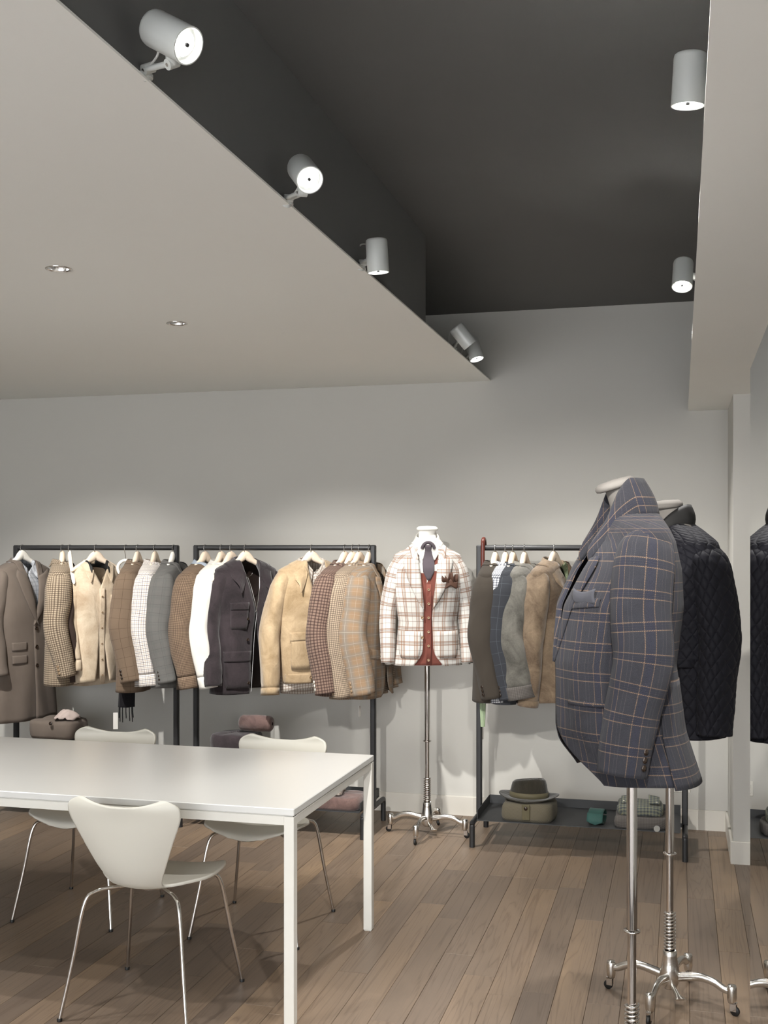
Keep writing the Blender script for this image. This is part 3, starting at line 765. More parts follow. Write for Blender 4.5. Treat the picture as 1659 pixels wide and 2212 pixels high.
# ------------------------------------------------------------------ cloths
F = {}
F['coat'] = fabric('taupe_wool', '80746a', fuzz=.25, mott=.1)
F['hound'] = fabric('brown_houndstooth', 'c6b49b', (.0125, .0125), [(.3, .52, '46352a', .68)], [(.3, .52, '46352a', .68)], soft=5)
F['brown'] = fabric('dark_brown_knit', '4a3c36', fuzz=.3)
F['cream'] = suede('cream_corduroy', 'b09a80', 'd9c9b1')
F['wpane'] = fabric('brown_windowpane', '7e6b59', (.0415, .056), [(.5, .035, '4b382b', .8)], [(.5, .030, '4b382b', .8)], fuzz=.25)
F['tatter'] = fabric('white_tattersall', 'efebe6', (.020, .020), [(.25, .14, '5a4048', .75), (.75, .12, 'b49677', .7)], [(.25, .16, '4e3a40', .8), (.75, .12, 'b09070', .7)], soft=5)
F['grey'] = fabric('grey_glen_check', '757370', (.045, .05), [(.5, .05, '4c4d4d', .5), (.25, .3, '6c6d6a', .4)], [(.5, .05, '4c4d4d', .5), (.25, .3, '6c6d6a', .4)], fuzz=.4)
F['mini'] = fabric('brown_mini_check', '877360', (.0095, .0095), [(.3, .42, '3d2b20', .6)], [(.3, .42, '3d2b20', .6)], soft=5)
F['white'] = fabric('white_cotton', 'dedbd4', fuzz=.05, bumps=.15)
F['offw'] = fabric('white_knit', 'e9e5dc', fuzz=.08)
F['plum'] = suede('dark_plum_suede', '221d1f', '3b3336')
F['tan'] = suede('tan_suede', '8f795b', 'bfa888')
F['brch'] = fabric('white_brown_gingham', 'e9e2d8', (.017, .017), [(.3, .5, '8b7363', .55)], [(.3, .5, '8b7363', .55)], soft=6)
F['burg'] = fabric('plum_brown_check', '8c7568', (.0165, .0165), [(.3, .5, '35211f', .7)], [(.3, .5, '35211f', .7)], soft=3)
F['gunc'] = fabric('grey_brown_gun_check', 'b7a48e', (.0105, .0105), [(.3, .45, '3a2f2a', .62)], [(.3, .42, '3a2f2a', .62)], soft=5)
F['tanpl'] = fabric('tan_plaid', '9d8369', (.078, .062), [(.25, .5, '8d857b', .75), (.25, .035, 'cfc6b6', .5), (.8, .03, 'cfc6b6', .4)], [(.2, .5, '8d857b', .6), (.2, .03, 'd6cdbc', .55), (.75, .026, 'cfc6b6', .4)], fuzz=.3, soft=3)
F['herr'] = fabric('dark_herringbone', '514a42', fuzz=.35, herring=.011)
F['ging'] = fabric('navy_gingham', 'eceef2', (.0125, .0125), [(.3, .46, '1f2740', .7)], [(.3, .46, '1f2740', .7)], soft=6)
F['char'] = fabric('charcoal_windowpane', '3f4248', (.05, .06), [(.5, .03, '7d838c', .4)], [(.5, .03, '7d838c', .4)], fuzz=.3)
F['gsuede'] = suede('grey_suede', '4c4a45', '7f7c74')
F['taupe'] = suede('taupe_suede', '594a3c', '93806a')
F['gknit'] = fabric('green_rib_knit', '7f8a6c', (.006, .05), [(.5, .4, '4c543f', .6)], (), fuzz=.3)
F['wplaid'] = fabric('white_brown_plaid', 'd9d6d0', (.074, .080), [(.10, .12, '93694c', .72), (.22, .055, '75543f', .75), (.31, .11, '93694c', .68), (.72, .035, '846755', .75)],
                     [(.10, .12, '8a6249', .72), (.22, .055, '6d4f3d', .75), (.31, .11, '8a6249', .68), (.72, .035, '7c6353', .78)], fuzz=.14, soft=4)
F['cardi'] = fabric('rust_knit', '7f4a40', (.0035, .05), [(.5, .4, '84463c', .4)], (), fuzz=.2)
F['tie'] = fabric('charcoal_tie', '5a5258', fuzz=.25, weave=.001)
F['navy'] = fabric('navy_plaid', '35363d', (.0715, .0815), [(.36, .030, 'b89678', .48), (.64, .030, 'b89678', .48), (.50, .24, '2b2f47', .45), (.0, .018, '77706f', .5), (.14, .016, '77706f', .35)],
                   [(.36, .034, 'b89678', .55), (.64, .034, 'b89678', .55), (.43, .045, '23263a', .7), (.50, .045, '23263a', .7), (.57, .045, '23263a', .7)], fuzz=.45, twill=.0042, soft=5, weave=.0034, bumps=.7)
def quilted():
    t = NT('navy_quilted_nylon'); t.set(Base_Color=hexc('14141b'), Roughness=.72, Specular_IOR_Level=.2, Sheen_Weight=.03)
    sp = t.node('ShaderNodeSeparateXYZ'); t.put(sp.inputs[0], t.coord('UV')); u = sp.outputs[0]; v = t.math('MULTIPLY', sp.outputs[1], .78)
    h = []
    for op in ('ADD', 'SUBTRACT'):
        x = t.math('DIVIDE', t.math(op, u, v), .042)
        h.append(t.math('MULTIPLY', t.math('ABSOLUTE', t.math('SUBTRACT', t.math('FRACT', t.math('ADD', x, 100.)), .5)), 2.))
    m = t.math('POWER', t.math('MAXIMUM', h[0], h[1]), 5.)
    t.bump(t.math('SUBTRACT', 1., m), .55, .006); return t.mat
F['quilt'] = quilted()
F['black_trim'] = plain('black_collar_leather', '0e0d0c', .7, var=.2)
F['bluesh'] = fabric('pale_blue_cotton', 'a9b4c2', fuzz=.06)
F['psq'] = fabric('brown_silk', '4d3428', fuzz=.1, rough=.6)
F['psq2'] = fabric('charcoal_wool_square', '4a4b52', fuzz=.3)
F['green'] = fabric('teal_silk', '3a605a', fuzz=.1, rough=.55)
F['umb'] = fabric('pale_green_umbrella_cloth', 'a9bb9a', fuzz=.05, rough=.5)
F['felt'] = suede('dark_green_felt', '1d1b15', '332f26')
F['band'] = fabric('olive_ribbon', '5d5742', fuzz=.05, rough=.5)
F['kn'] = fabric('olive_zigzag_knit', '77705f', fuzz=.3, herring=.022)
F['gcheck'] = fabric('green_grey_check', '6e736f', (.017, .017), [(.25, .18, '2c3240', .7), (.75, .12, 'b5b27f', .6)], [(.25, .18, '2c3240', .7), (.75, .12, 'b5b27f', .6)], soft=5)
F['gnub'] = fabric('grey_nub_knit', '6f6a66', (.008, .008), [(.5, .4, '4c4845', .6)], [(.5, .4, '4c4845', .6)])
F['scarf'] = fabric('black_scarf_wool', '14141a', fuzz=.3)
F['mauve'] = suede('mauve_brown_suede', '4a3b3a', '77605a')
F['pinkish'] = fabric('pale_pink_knit', 'c9b8b0', fuzz=.1)
ZN = 1.528
def cloth_thing(name, x, rel, label, cat, group='clothes hanging on the racks', z=ZN, y=YR):
    rz = va(x, y) + math.radians(rel)
    return thing(name, (x, y, z), label, cat, group, rz), rz
def jacket(x, rel, mat, label, lin='liningd', hl='', L=.75, seed=1, vz=.36, lapw=.085, peak=0, buttons=2, bm='horn', slL=.60, gap=.02, flaps=True, hmat='hang', name='jacket', zl=.085, cb=3, patch_over=None, sleeve_kw={}, breast=True, **k):
    e, rz = cloth_thing(name, x, rel, label, 'jacket' if name != 'coat' else 'coat')
    g = Garment(e, F[mat], M[lin], L=L, vz=vz, gap=gap, cut=k.pop('cut', .05), seed=seed, **k)
    g.body()
    for s in (-1, 1): g.sleeve(s, L=slL, buttons=cb, bm=bm, **sleeve_kw)
    for s in (-1, 1): g.lapel(s, zl, lapw, peak)
    g.collar(zf=zl - .012, fall=.046, stand=.03, spread=.03, rise=.012)
    for b in range(buttons): g.button(-.004 if gap < .03 else (g.edges(vz + .02 + b * .105)[0] - .02), vz + .02 + b * .105, .0105, bm)
    if flaps:
        for s in (-1, 1):
            g.patch('pocket_flap', s * .075 if s > 0 else -.175, s * .175 if s > 0 else -.075, L - .27, L - .215, tilt=-.012 * s)
    if breast: g.patch('breast_pocket', .065, .145, .215, .238, tilt=-.012)
    hanger(x, rz, hl, hmat)
    return g
def shirt(x, rel, mat, label, hl, L=.76, seed=1, slL=.60, bm='pearl', gap=.0, lin=None, hmat='hang', collar=True, cm=None, pocket=True, vz=.10, name='shirt', fold=.009, sleeve_kw={}, cuffm=True, **k):
    e, rz = cloth_thing(name, x, rel, label, 'shirt')
    g = Garment(e, F[mat], lin or F[mat], L=L, vz=vz, gap=gap, over=.012, seed=seed, fold=fold, hemround=.05, **k)
    g.body()
    for s in (-1, 1): g.sleeve(s, **{**dict(L=slL, cuff=.89, cuffm=F[mat] if cuffm else None, r0=.078, r1=.052, crease=.004), **sleeve_kw})
    if collar: g.collar(zf=.055, fall=.050, stand=.032, point=.5, spread=.028, mat=cm or F[mat], rise=.014)
    g.patch('button_placket', -.016, .016, vz, L - .01, .006)
    for b in range(6): g.button(0, vz + .05 + b * .095, .0062, bm, .009)
    if pocket: g.patch('chest_pocket', .055, .145, .20, .31, .004)
    hanger(x, rz, hl, hmat)
    return g
# ---------------- left rack
e, rz = cloth_thing('coat', -3.972, 45, 'long grey-brown wool coat with peaked lapels at the left end of the left rack', 'coat', z=1.536)
g = Garment(e, F['coat'], M['liningb'], L=.985, ws=.225, chest=.24, waist=.225, hem=.265, dc=.12, dw=.11, dh=.125, vz=.40, over=.02, gap=.01, fold=.007, seed=2)
g.body()
g.sleeve(-1, L=.64, r0=.078, r1=.075, out=.03); g.sleeve(1, L=.64, r0=.078, r1=.075, out=.03)
for s in (-1, 1): g.lapel(s, .10, .105, .035)
g.collar(zf=.088, fall=.052, stand=.03, spread=.035)
for b in range(3): g.button(.0, .42 + b * .115, .0125)
for zz in (.50, .58): g.patch('pocket_flap', -.175, -.075, zz, zz + .05)
g.patch('pocket_flap', .075, .175, .50, .55); g.patch('breast_pocket', .075, .15, .225, .245, tilt=-.012)
hanger(-3.972, rz, 'white wooden hanger inside the long grey-brown coat', 'hangw', 1.552)
e2, rz = cloth_thing('shirt', -3.972, 45, 'pale grey patterned shirt showing inside the neck of the long coat', 'shirt', z=1.535)
F['pshirt'] = fabric('grey_white_print', 'd9dce2', (.03, .026), [(.4, .4, '8a909c', .6)], [(.6, .4, '9aa0ac', .5)], soft=2)
gs = Garment(e2, F['pshirt'], F['pshirt'], L=.72, ws=.19, chest=.20, waist=.19, hem=.20, dn=.05, ds=.055, dc=.085, dw=.08, dh=.085, vz=.08, seed=3); gs.body(); gs.collar(zf=.05, fall=.045, point=.4)
jacket(-3.691, 84, 'hound', 'brown and cream houndstooth jacket second from the left on the left rack', hl='pale wooden hanger inside the houndstooth jacket', L=.745, seed=3, slL=.625, bm='hornl', sleeve_kw=dict(r0=.077))
# dark cardigan on a bare white hanger
e, rz = cloth_thing('cardigan', -3.645, 86, 'dark brown knitted cardigan between the houndstooth jacket and the cream shirt', 'cardigan', z=1.49)
g = Garment(e, F['brown'], F['brown'], L=.69, ws=.17, chest=.17, waist=.165, hem=.17, ds=.06, dc=.075, dw=.07, dh=.075, seed=4, vz=.30, gap=.01); g.body(); g.sleeve(-1, L=.56, r0=.055, r1=.045, out=.01); g.sleeve(1, L=.56, r0=.055, r1=.045, out=.01); g.button(0, .33); g.button(0, .43)
hanger(-3.640, rz + math.radians(8), 'bare white hanger slanting beside the cream shirt', 'hangw', 1.550, .19, droop=.16, thick=.8)
# cream shirt
g = shirt(-3.462, 20, 'cream', 'cream corduroy overshirt with open collar on the left rack', 'pale wooden hanger inside the cream overshirt', L=.745, seed=5, vz=.16, gap=.05, bm='hornl', lin=F['cream'], ws=.145, chest=.15, waist=.14, hem=.145, fold=.012, sleeve_kw=dict(r0=.058, r1=.045, out=.0, flat=.6))
g.collar(zf=.045, fall=.030, stand=.055, mat=F['black_trim'], name='collar_lining', width=.058, spread=.005, lift=.006)
# ring hanger with black scarf
rh = thing('ring_hanger', (-3.26, YR, 1.50), 'round white ring hanger left of the brown windowpane jacket', 'hanger', 'clothes hangers on the racks', va(-3.26))
MB().tube([(.047 * math.cos(a), 0, .047 * math.sin(a) - .01) for a in np.linspace(0, 2 * PI, 33)], .0105, 10, caps=False, up=(0, 1, 0)).build('ring', M['hangw'], rh)
R_ = Matrix.Rotation(-va(-3.26), 4, 'Z')
pts = [(0, 0, .04), (0, -.006, .07), (0, -.018, .10), (0, -.019, .114)] + [(0, -.019 * math.cos(a), .114 + .019 * math.sin(a)) for a in np.linspace(.3, PI, 7)]
MB().tube([tuple(R_ @ Vector(p)) for p in bez(pts, 26)], .0019, 8).build('hook', M['steel'], rh)
sf = thing('scarf', (-3.26, YR, 1.445), 'black fringed scarf hanging from the ring hanger down below the jackets', 'scarf', None, va(-3.26))
P = []
for i, z in enumerate(np.linspace(.02, -.80, 30)):
    P.append([((.035 + .012 * sm(.0, -.5, z)) * math.cos(a) * (1 + .18 * math.sin(3 * a + z * 7)), .026 * math.sin(a) * (1 + .25 * math.cos(4 * a + z * 9)), z) for a in np.linspace(0, 2 * PI, 25)[:-1]])
MB().grid(P, closed=True).build('cloth', F['scarf'], sf)
for k in range(12):
    a = k / 12 * 2 * PI; x, y = .040 * math.cos(a), .025 * math.sin(a)
    MB().tube([(x, y, -.79), (x * 1.02, y * 1.05, -.83), (x * 1.06 + .002, y * 1.1, -.865 - .012 * (k % 3))], .003, 6).build('fringe', F['scarf'], sf)
MB().box((-.075, -.012, -.93), (-.047, -.010, -.83)).build('price_tag', M['tag'], sf, False)
jacket(-3.182, 71, 'wpane', 'brown windowpane check jacket near the middle of the left rack', hl='pale wooden hanger inside the brown windowpane jacket', L=.765, seed=6, slL=.635, bm='horn', sleeve_kw=dict(r0=.078, r1=.066))
shirt(-3.066, 74, 'tatter', 'white shirt with plum and tan check on the left rack', 'pale wooden hanger inside the white checked shirt', L=.72, seed=7, slL=.66, sleeve_kw=dict(r0=.070, fwd=.03, out=.015))
jacket(-2.945, 71, 'grey', 'grey glen check jacket at the right end of the left rack', hl='pale hanger inside the grey check jacket', hmat='hangw', L=.73, seed=8, slL=.635, vz=.40, bm='horn', sleeve_kw=dict(r0=.077))
# ---------------- middle rack
g = shirt(-2.74, 57, 'mini', 'brown mini check overshirt at the left end of the middle rack', 'pale wooden hanger inside the brown mini check overshirt', L=.73, seed=9, slL=.665, cm=F['bluesh'], sleeve_kw=dict(r0=.080, out=.035))
shirt(-2.636, 60, 'white', 'plain white shirt with buttoned cuff on the middle rack', 'pale wooden hanger inside the plain white shirt', L=.70, seed=10, slL=.66, fold=.011, sleeve_kw=dict(r0=.072, out=.02))
e, rz = cloth_thing('polo_shirt', -2.60, 62, 'white knitted polo shirt under a bare hanger left of the dark suede jacket', 'shirt', z=1.50)
g = Garment(e, F['offw'], F['offw'], L=.62, ws=.18, chest=.19, waist=.185, hem=.19, seed=11, vz=.12); g.body(); g.collar(zf=.05, fall=.045, point=.2)
hanger(-2.574, rz - .12, 'pale hanger with a long bare shoulder left of the dark suede jacket', 'hang', 1.545, .215, droop=.13)
# dark suede field jacket
e, rz = cloth_thing('field_jacket', -2.483, 31, 'dark plum suede field jacket with four pockets on the middle rack', 'jacket', z=1.542)
g = Garment(e, F['plum'], M['liningb'], L=.775, ws=.215, chest=.22, waist=.21, hem=.225, dc=.12, dw=.11, dh=.125, vz=.30, over=.0, gap=.045, fold=.009, seed=12)
g.body()
for s in (-1, 1): g.sleeve(s, L=.665, r0=.078, r1=.068, out=.02, spread=.02, cuff=.93, crease=.005, fwd=.05)
g.collar(zf=.085, fall=.085, stand=.035, point=.30, spread=.075, rise=.016)
for s in (-1, 1):
    f = g.patch('chest_pocket', s * .105 - .052, s * .105 + .052, .275, .40, .003, round_=.15); g.patch('chest_flap', s * .105 - .056, s * .105 + .056, .245, .285, .008, taper=.06)
    g.patch('hip_pocket', s * .115 - .075, s * .115 + .075, .565, .74, .004, round_=.12); g.patch('hip_flap', s * .115 - .079, s * .115 + .079, .525, .585, .010, taper=.05)
zr = [(g.edges(z)[0] + .004, g.front(g.edges(z)[0], z) - .006, -z) for z in np.linspace(.10, .76, 40)]
MB().tube(zr, .0022, 6).build('zip', M['steel'], e)
zr = [(g.edges(z)[1] - .004, g.front(g.edges(z)[1], z) - .006, -z) for z in np.linspace(.10, .30, 14)]
MB().tube(zr, .0022, 6).build('zip', M['steel'], e)
for zz in (.34, .46, .58, .71): g.button(-.055, zz, .009)
MB().tube([(.03 * math.cos(a), -.03 + .0, -.075 + .022 * math.sin(a)) for a in np.linspace(PI, 2 * PI, 12)], .0018, 6).build('hanging_loop', M['steel'], e)
hanger(-2.483, rz, 'pale wooden hanger inside the dark plum suede jacket', 'hang', 1.548)
# tan suede jacket over a checked shirt
e, rz = cloth_thing('bomber_jacket', -2.072, 24, 'tan suede jacket hung open over a checked shirt on the middle rack', 'jacket', z=1.542)
def gf(z): return (-.052 + .012 * sm(0, .2, z) + .012 * sm(.5, .72, z), .055 + .055 * sm(0, .25, z))
g = Garment(e, F['tan'], F['tan'], L=.70, ws=.215, chest=.225, waist=.215, hem=.20, dc=.125, dw=.12, dh=.10, gapfn=gf, fold=.008, seed=13)
g.body()
for s in (-1, 1): o = g.sleeve(s, L=.70, r0=.078, r1=.062, out=.02, spread=.045, cuff=.925, cuffm=F['tan'], crease=.004, fwd=.05)
g.collar(zf=.075, fall=.085, stand=.035, point=.35, spread=.075, rise=.016, xf=.06)
g.patch('hip_flap', -.175, -.052, .405, .455, .010, tilt=-.008); g.patch('hip_pocket', -.168, -.056, .44, .62, .008, round_=.1)
g.patch('hem_band', -.19, -.045, .645, .70, .004)
for zz in (.245, .355, .47, .585, .665): g.button(-.053, zz, .0105, 'hornl', .006)
hanger(-2.072, rz, 'pale wooden hanger inside the tan suede jacket', 'hang', 1.548)
e, rz = cloth_thing('shirt', -2.072, 24, 'white and brown gingham shirt worn inside the tan suede jacket', 'shirt', z=1.545)
g = Garment(e, F['brch'], F['brch'], L=.76, ws=.185, chest=.20, waist=.185, hem=.19, dn=.05, ds=.055, dc=.095, dw=.09, dh=.085, vz=.09, over=.012, fold=.010, hemround=.06, seed=14)
g.body(); g.collar(zf=.06, fall=.055, stand=.03, point=.4, rise=.014); g.patch('button_placket', -.015, .015, .10, .75, .005)
for b in range(6): g.button(0, .13 + b * .10, .006, 'pearl', .008)
jacket(-1.87, 55, 'burg', 'plum brown check jacket right of the tan suede jacket', hl='pale wooden hanger inside the plum brown check jacket', L=.745, seed=15, slL=.665, bm='pearl', sleeve_kw=dict(r0=.077, out=.035, r1=.066))
hanger(-1.823, va(-1.823) + math.radians(50), 'bare pale hanger between the plum brown and grey-brown check jackets', 'hang', 1.545, .19, droop=.14)
jacket(-1.784, 57, 'gunc', 'grey-brown small check jacket on the middle rack', hl='pale wooden hanger inside the grey-brown small check jacket', L=.76, seed=16, slL=.685, bm='hornl', sleeve_kw=dict(r0=.074, out=.03))
g = jacket(-1.724, 70, 'tanpl', 'tan and grey plaid jacket at the right end of the middle rack', hl='pale wooden hanger inside the tan plaid jacket', L=.755, seed=17, slL=.665, bm='hornl', gap=.05, vz=.42, sleeve_kw=dict(r0=.078, r1=.07))
g.tagcard(-.02, .76, .05)
# ---------------- right rack
# umbrella hooked on the bar
um = thing('umbrella', (-1.061, YR - .03, .60), 'furled pale green umbrella with a brown crook handle hooked on the right rack', 'umbrella')
hp = [(0, 0, .84), (0, 0, .97), (0, .001, 1.02)] + [(0, .030 - .030 * math.cos(a), 1.028 + .036 * math.sin(a)) for a in np.linspace(.35, PI, 9)] + [(0, .060, 1.005)]
F['crook'] = plain('red_brown_wood', '5a2b22', .3, var=.25, scale=40)
MB().tube(bez(hp, 34), .0115, 12, up=(1, 0, 0)).build('handle', F['crook'], um)
MB().lathe([(.0118, .885), (.0128, .888), (.0128, .900), (.0118, .903)], 16).build('ring', M['chrome'], um)
P = []
for z in np.linspace(.84, .02, 24):
    r = lerp([(.02, .010), (.2, .016), (.55, .025), (.72, .026), (.80, .020), (.84, .013)], z)
    P.append([(r * (1 + .22 * math.sin(8 * a + z * 6)) * math.cos(a), r * (1 + .22 * math.sin(8 * a + z * 6)) * math.sin(a), z) for a in np.linspace(0, 2 * PI, 49)[:-1]])
MB().grid(P, closed=True).build('canopy', F['umb'], um)
MB().lathe([(.022, .80), (.024, .805), (.024, .815), (.022, .82)], 18).build('strap', F['umb'], um)
MB().tube([(0, 0, .03), (0, 0, -.05)], .004, 8).build('tip', M['chrome'], um)
jacket(-.996, 75, 'herr', 'dark grey-brown herringbone jacket beside the umbrella', hl='pale hanger inside the dark herringbone jacket', L=.75, seed=18, slL=.66, sleeve_kw=dict(r0=.077, out=.035))
shirt(-.939, 76, 'ging', 'navy and white gingham shirt on the right rack', 'pale hanger inside the navy gingham shirt', L=.745, seed=19, slL=.65, sleeve_kw=dict(r0=.068, fwd=.02, out=.015))
jacket(-.897, 74, 'char', 'charcoal windowpane jacket between the gingham shirt and the grey suede bomber', hl='pale hanger inside the charcoal jacket', L=.755, seed=20, slL=.66, sleeve_kw=dict(r0=.082))
# grey suede bomber
e, rz = cloth_thing('bomber_jacket', -.833, 75, 'grey suede bomber jacket with ribbed cuff on the right rack', 'jacket')
g = Garment(e, F['gsuede'], M['liningd'], L=.70, vz=.12, over=.0, gap=.03, fold=.008, seed=21, dc=.115); g.body()
for s in (-1, 1): g.sleeve(s, L=.655, r0=.079, r1=.075, out=.035, cuff=.88, cuffm=F['gnub'], crease=.005)
g.collar(zf=.07, fall=.055, stand=.03, point=.2, spread=.04); g.patch('placket', -.03, .0, .12, .69, .005)
hanger(-.833, rz, 'pale wooden hanger inside the grey suede bomber', 'hang')
# taupe suede jacket
e, rz = cloth_thing('suede_jacket', -.67, 62, 'taupe suede jacket with green ribbed collar at the right rack', 'jacket', z=1.542)
g = Garment(e, F['taupe'], M['liningd'], L=.755, vz=.30, over=.0, gap=.05, fold=.009, seed=22, dc=.12, dh=.12, ws=.22); g.body()
for s in (-1, 1): g.sleeve(s, L=.71, r0=.079, r1=.058, out=.035, cuff=.93, cuffm=F['taupe'], buttons=1, crease=.005, fwd=-.03)
g.collar(zf=.095, fall=.090, stand=.035, point=.40, spread=.075, rise=.018)
for b in range(5): g.button(-.022, .16 + b * .12, .0105)
hanger(-.67, rz, 'pale wooden hanger inside the taupe suede jacket', 'hang', 1.548)
e, rz = cloth_thing('sweater', -.67, 62, 'green ribbed shawl collar sweater inside the taupe suede jacket', 'sweater', z=1.536)
g = Garment(e, F['gknit'], F['gknit'], L=.66, ws=.185, chest=.20, waist=.19, hem=.19, dn=.05, ds=.055, dc=.09, dw=.09, dh=.09, vz=.22, seed=23); g.body(); g.collar(zf=.15, fall=.04, stand=.03, spread=.02, rise=.012)
# ------------------------------------------------------------------ dressed busts
def wear(name, x, y, rz, z, label, cat): return thing(name, (x, y, z), label, cat, 'clothes on the busts', rz)
# centre bust
bx, by = -1.376, 6.18; brz = va(bx, by) + math.radians(4)
bust(bx, by, brz, math.radians(-4), 'white tailor bust on a castor stand between the middle and right racks', 1.735, M['formw'], dz=.085, body_w=.14, body_d=.085)
e = wear('shirt', bx, by, brz, 1.660, 'white shirt with cutaway collar on the centre bust', 'shirt')
g = Garment(e, F['white'], F['white'], L=.70, ws=.160, sh=.095, wn=.058, chest=.175, waist=.155, hem=.17, dn=.058, ds=.07, dc=.112, dw=.100, dh=.10, vz=.035, over=.01, fold=.003, seed=30)
g.body(); g.collar(zf=.05, fall=.055, stand=.02, point=.55, spread=.025, rise=.030, width=.060, xf=.012, lift=.016)
for s in (-1, 1):
    c = MB().lathe([(.034, .0), (.035, .05), (.034, .10)], 22, sx=.8, sy=1.0, M=Matrix.Translation((s * .213, -.030, -.695)) @ Matrix.Rotation(.06 * s, 4, 'Y')).build('shirt_cuff', F['white'], e, solid=.003)
e = wear('cardigan', bx, by, brz, 1.628, 'rust knitted buttoned cardigan under the white plaid jacket', 'cardigan')
gc = Garment(e, F['cardi'], F['cardi'], L=.665, ws=.17, sh=.07, wn=.066, chest=.182, waist=.160, hem=.165, dn=.062, ds=.074, dc=.119, dw=.106, dh=.103, vz=.215, over=.012, fold=.002, seed=31)
gc.body(); gc.patch('button_band', -.014, .014, .215, .66, .006)
for b in range(6): gc.button(-.001, .245 + b * .078, .0075, 'hornl', .010)
e = wear('necktie', bx, by, brz, 1.660, 'charcoal tie knotted at the white collar', 'tie')
P = []
for z in np.linspace(.030, .225, 14):
    hw = lerp([(.030, .021), (.048, .016), (.058, .013), (.07, .022), (.13, .033), (.18, .030), (.225, .006)], z); bl = .012 if z < .055 else .004
    P.append([(hw * t, g.front(hw * t, z) - .008 - bl * (1 - t * t), -z) for t in np.linspace(-1, 1, 11)])
MB().grid(P).build('blade', F['tie'], e, solid=.004)
MB().tube(bez([(-.036, -.078, -.052), (-.026, -.080, -.030), (-.010, -.076, -.018), (.010, -.076, -.018), (.026, -.080, -.030), (.036, -.078, -.052)], 20), [(.006, .009)] * 20, 8, up=(0, -1, 0)).build('knot', F['tie'], e)
e = wear('blazer', bx, by, brz, 1.628, 'white and brown plaid jacket on the centre bust, pocket square in its breast pocket', 'jacket')
def gf(z):
    t = sm(.66 - .11, .69, z); q = .055 * t * t
    return (lerp([(0, -.058), (.10, -.052), (.33, -.028), (.5, -.030), (.69, -.036)], z) - q, lerp([(0, .058), (.10, .052), (.30, .026), (.40, .018), (.55, .024), (.69, .036)], z) + q)
g = Garment(e, F['wplaid'], M['liningb'], L=.668, ws=.198, sh=.058, wn=.072, chest=.198, waist=.163, hem=.195, dn=.068, ds=.080, dc=.128, dw=.112, dh=.118, vz=.35, gapfn=gf, fold=.003, seed=32, C=84)
g.body()
for s in (-1, 1): g.sleeve(s, L=.60, r0=.070, r1=.05, out=.026, fwd=.035, flat=.74, crease=.003, buttons=2, bm='hornl')
for s in (-1, 1): g.lapel(s, .085, .090, .012, roll=.012)
g.collar(zf=.074, fall=.045, stand=.03, spread=.03, rise=.018)
g.button(-.036, .40, .0085, 'hornl'); g.button(-.036, .51, .0085, 'hornl')
for s in (-1, 1): g.patch('patch_pocket', s * .105 - .058, s * .105 + .058, .475, .625, .004, round_=.22)
g.patch('breast_pocket', .075, .155, .200, .222, .005, tilt=-.012)
ps = wear('pocket_square', bx, by, brz, 1.628, 'brown pocket square in the breast pocket of the white plaid jacket', 'pocket square')
for k, (x, zt, a) in enumerate(((.092, .165, -.35), (.118, .150, .1), (.140, .160, .4))):
    P = [[(x + (u - .5) * .045 * (1 - .6 * v) + math.sin(a) * .04 * v, g.front(x, .2) - .012 - .010 * math.sin(PI * v) - .004 * math.sin(u * 7 + k), -(.212 + (zt - .212) * v)) for u in np.linspace(0, 1, 7)] for v in np.linspace(0, 1, 7)]
    MB().grid(P).build('fold', F['psq'], ps, solid=.003)
P = [[(.075 + .085 * u, g.front(.12, .22) - .014 - .012 * math.sin(PI * u) * (v), -(.197 + .034 * v + .008 * math.sin(u * 9))) for u in np.linspace(0, 1, 12)] for v in np.linspace(0, 1, 6)]
MB().grid(P).build('drape', F['psq'], ps, solid=.003)
# front bust, navy plaid jacket facing left
bx, by = -.133, 3.27; brz = va(bx, by) + math.radians(-74)
bust(bx, by, brz, math.radians(20), 'grey tailor bust on a chrome stand in front, wearing the navy plaid jacket', 1.822, M['form'], dz=.17, tilt=.30, cap=(-.045, -.012))
e = wear('blazer', bx, by, brz, 1.715, 'navy plaid wool jacket with turned-up collar on the front bust', 'jacket')
def gf(z):
    t = sm(.50, .75, z); q = .15 * t ** 2.6
    return (lerp([(0, -.060), (.12, -.050), (.40, -.012), (.8, -.01)], z) - q, lerp([(0, .060), (.12, .050), (.40, .004), (.8, .014)], z) + q)
g = Garment(e, F['navy'], M['liningd'], L=.738, ws=.205, sh=.058, wn=.074, chest=.205, waist=.185, hem=.205, dn=.072, ds=.090, dc=.165, dw=.165, dh=.182, n=2.2, vz=.42, gapfn=gf, fold=.005, seed=33, C=120, R=70, yb=-.035)
g.y0 = lambda z: lerp([(0, .0), (.08, .004), (.25, -.030), (.42, -.050), (.6, -.036), (.738, .002)], z)
g.body()
for s in (-1, 1): g.sleeve(s, L=.640, r0=.083, r1=.066, out=.012, fwd=.035, flat=.60, crease=.004, buttons=3, bm='horn', elbow=.018, n=40, R=70, back=-.05)
for s in (-1, 1): g.lapel(s, .13, .075, .0, roll=.005)
g.collar_up(.108, .13, lean=.03, hf=.06, fl=.035)
g.patch('breast_pocket', .075, .165, .238, .262, .003, tilt=-.010, th=.002)
g.patch('hip_pocket', .085, .190, .515, .526, .002, tilt=.0, th=.002)
P, U = [], []                                    # back panel lapping over the side vent
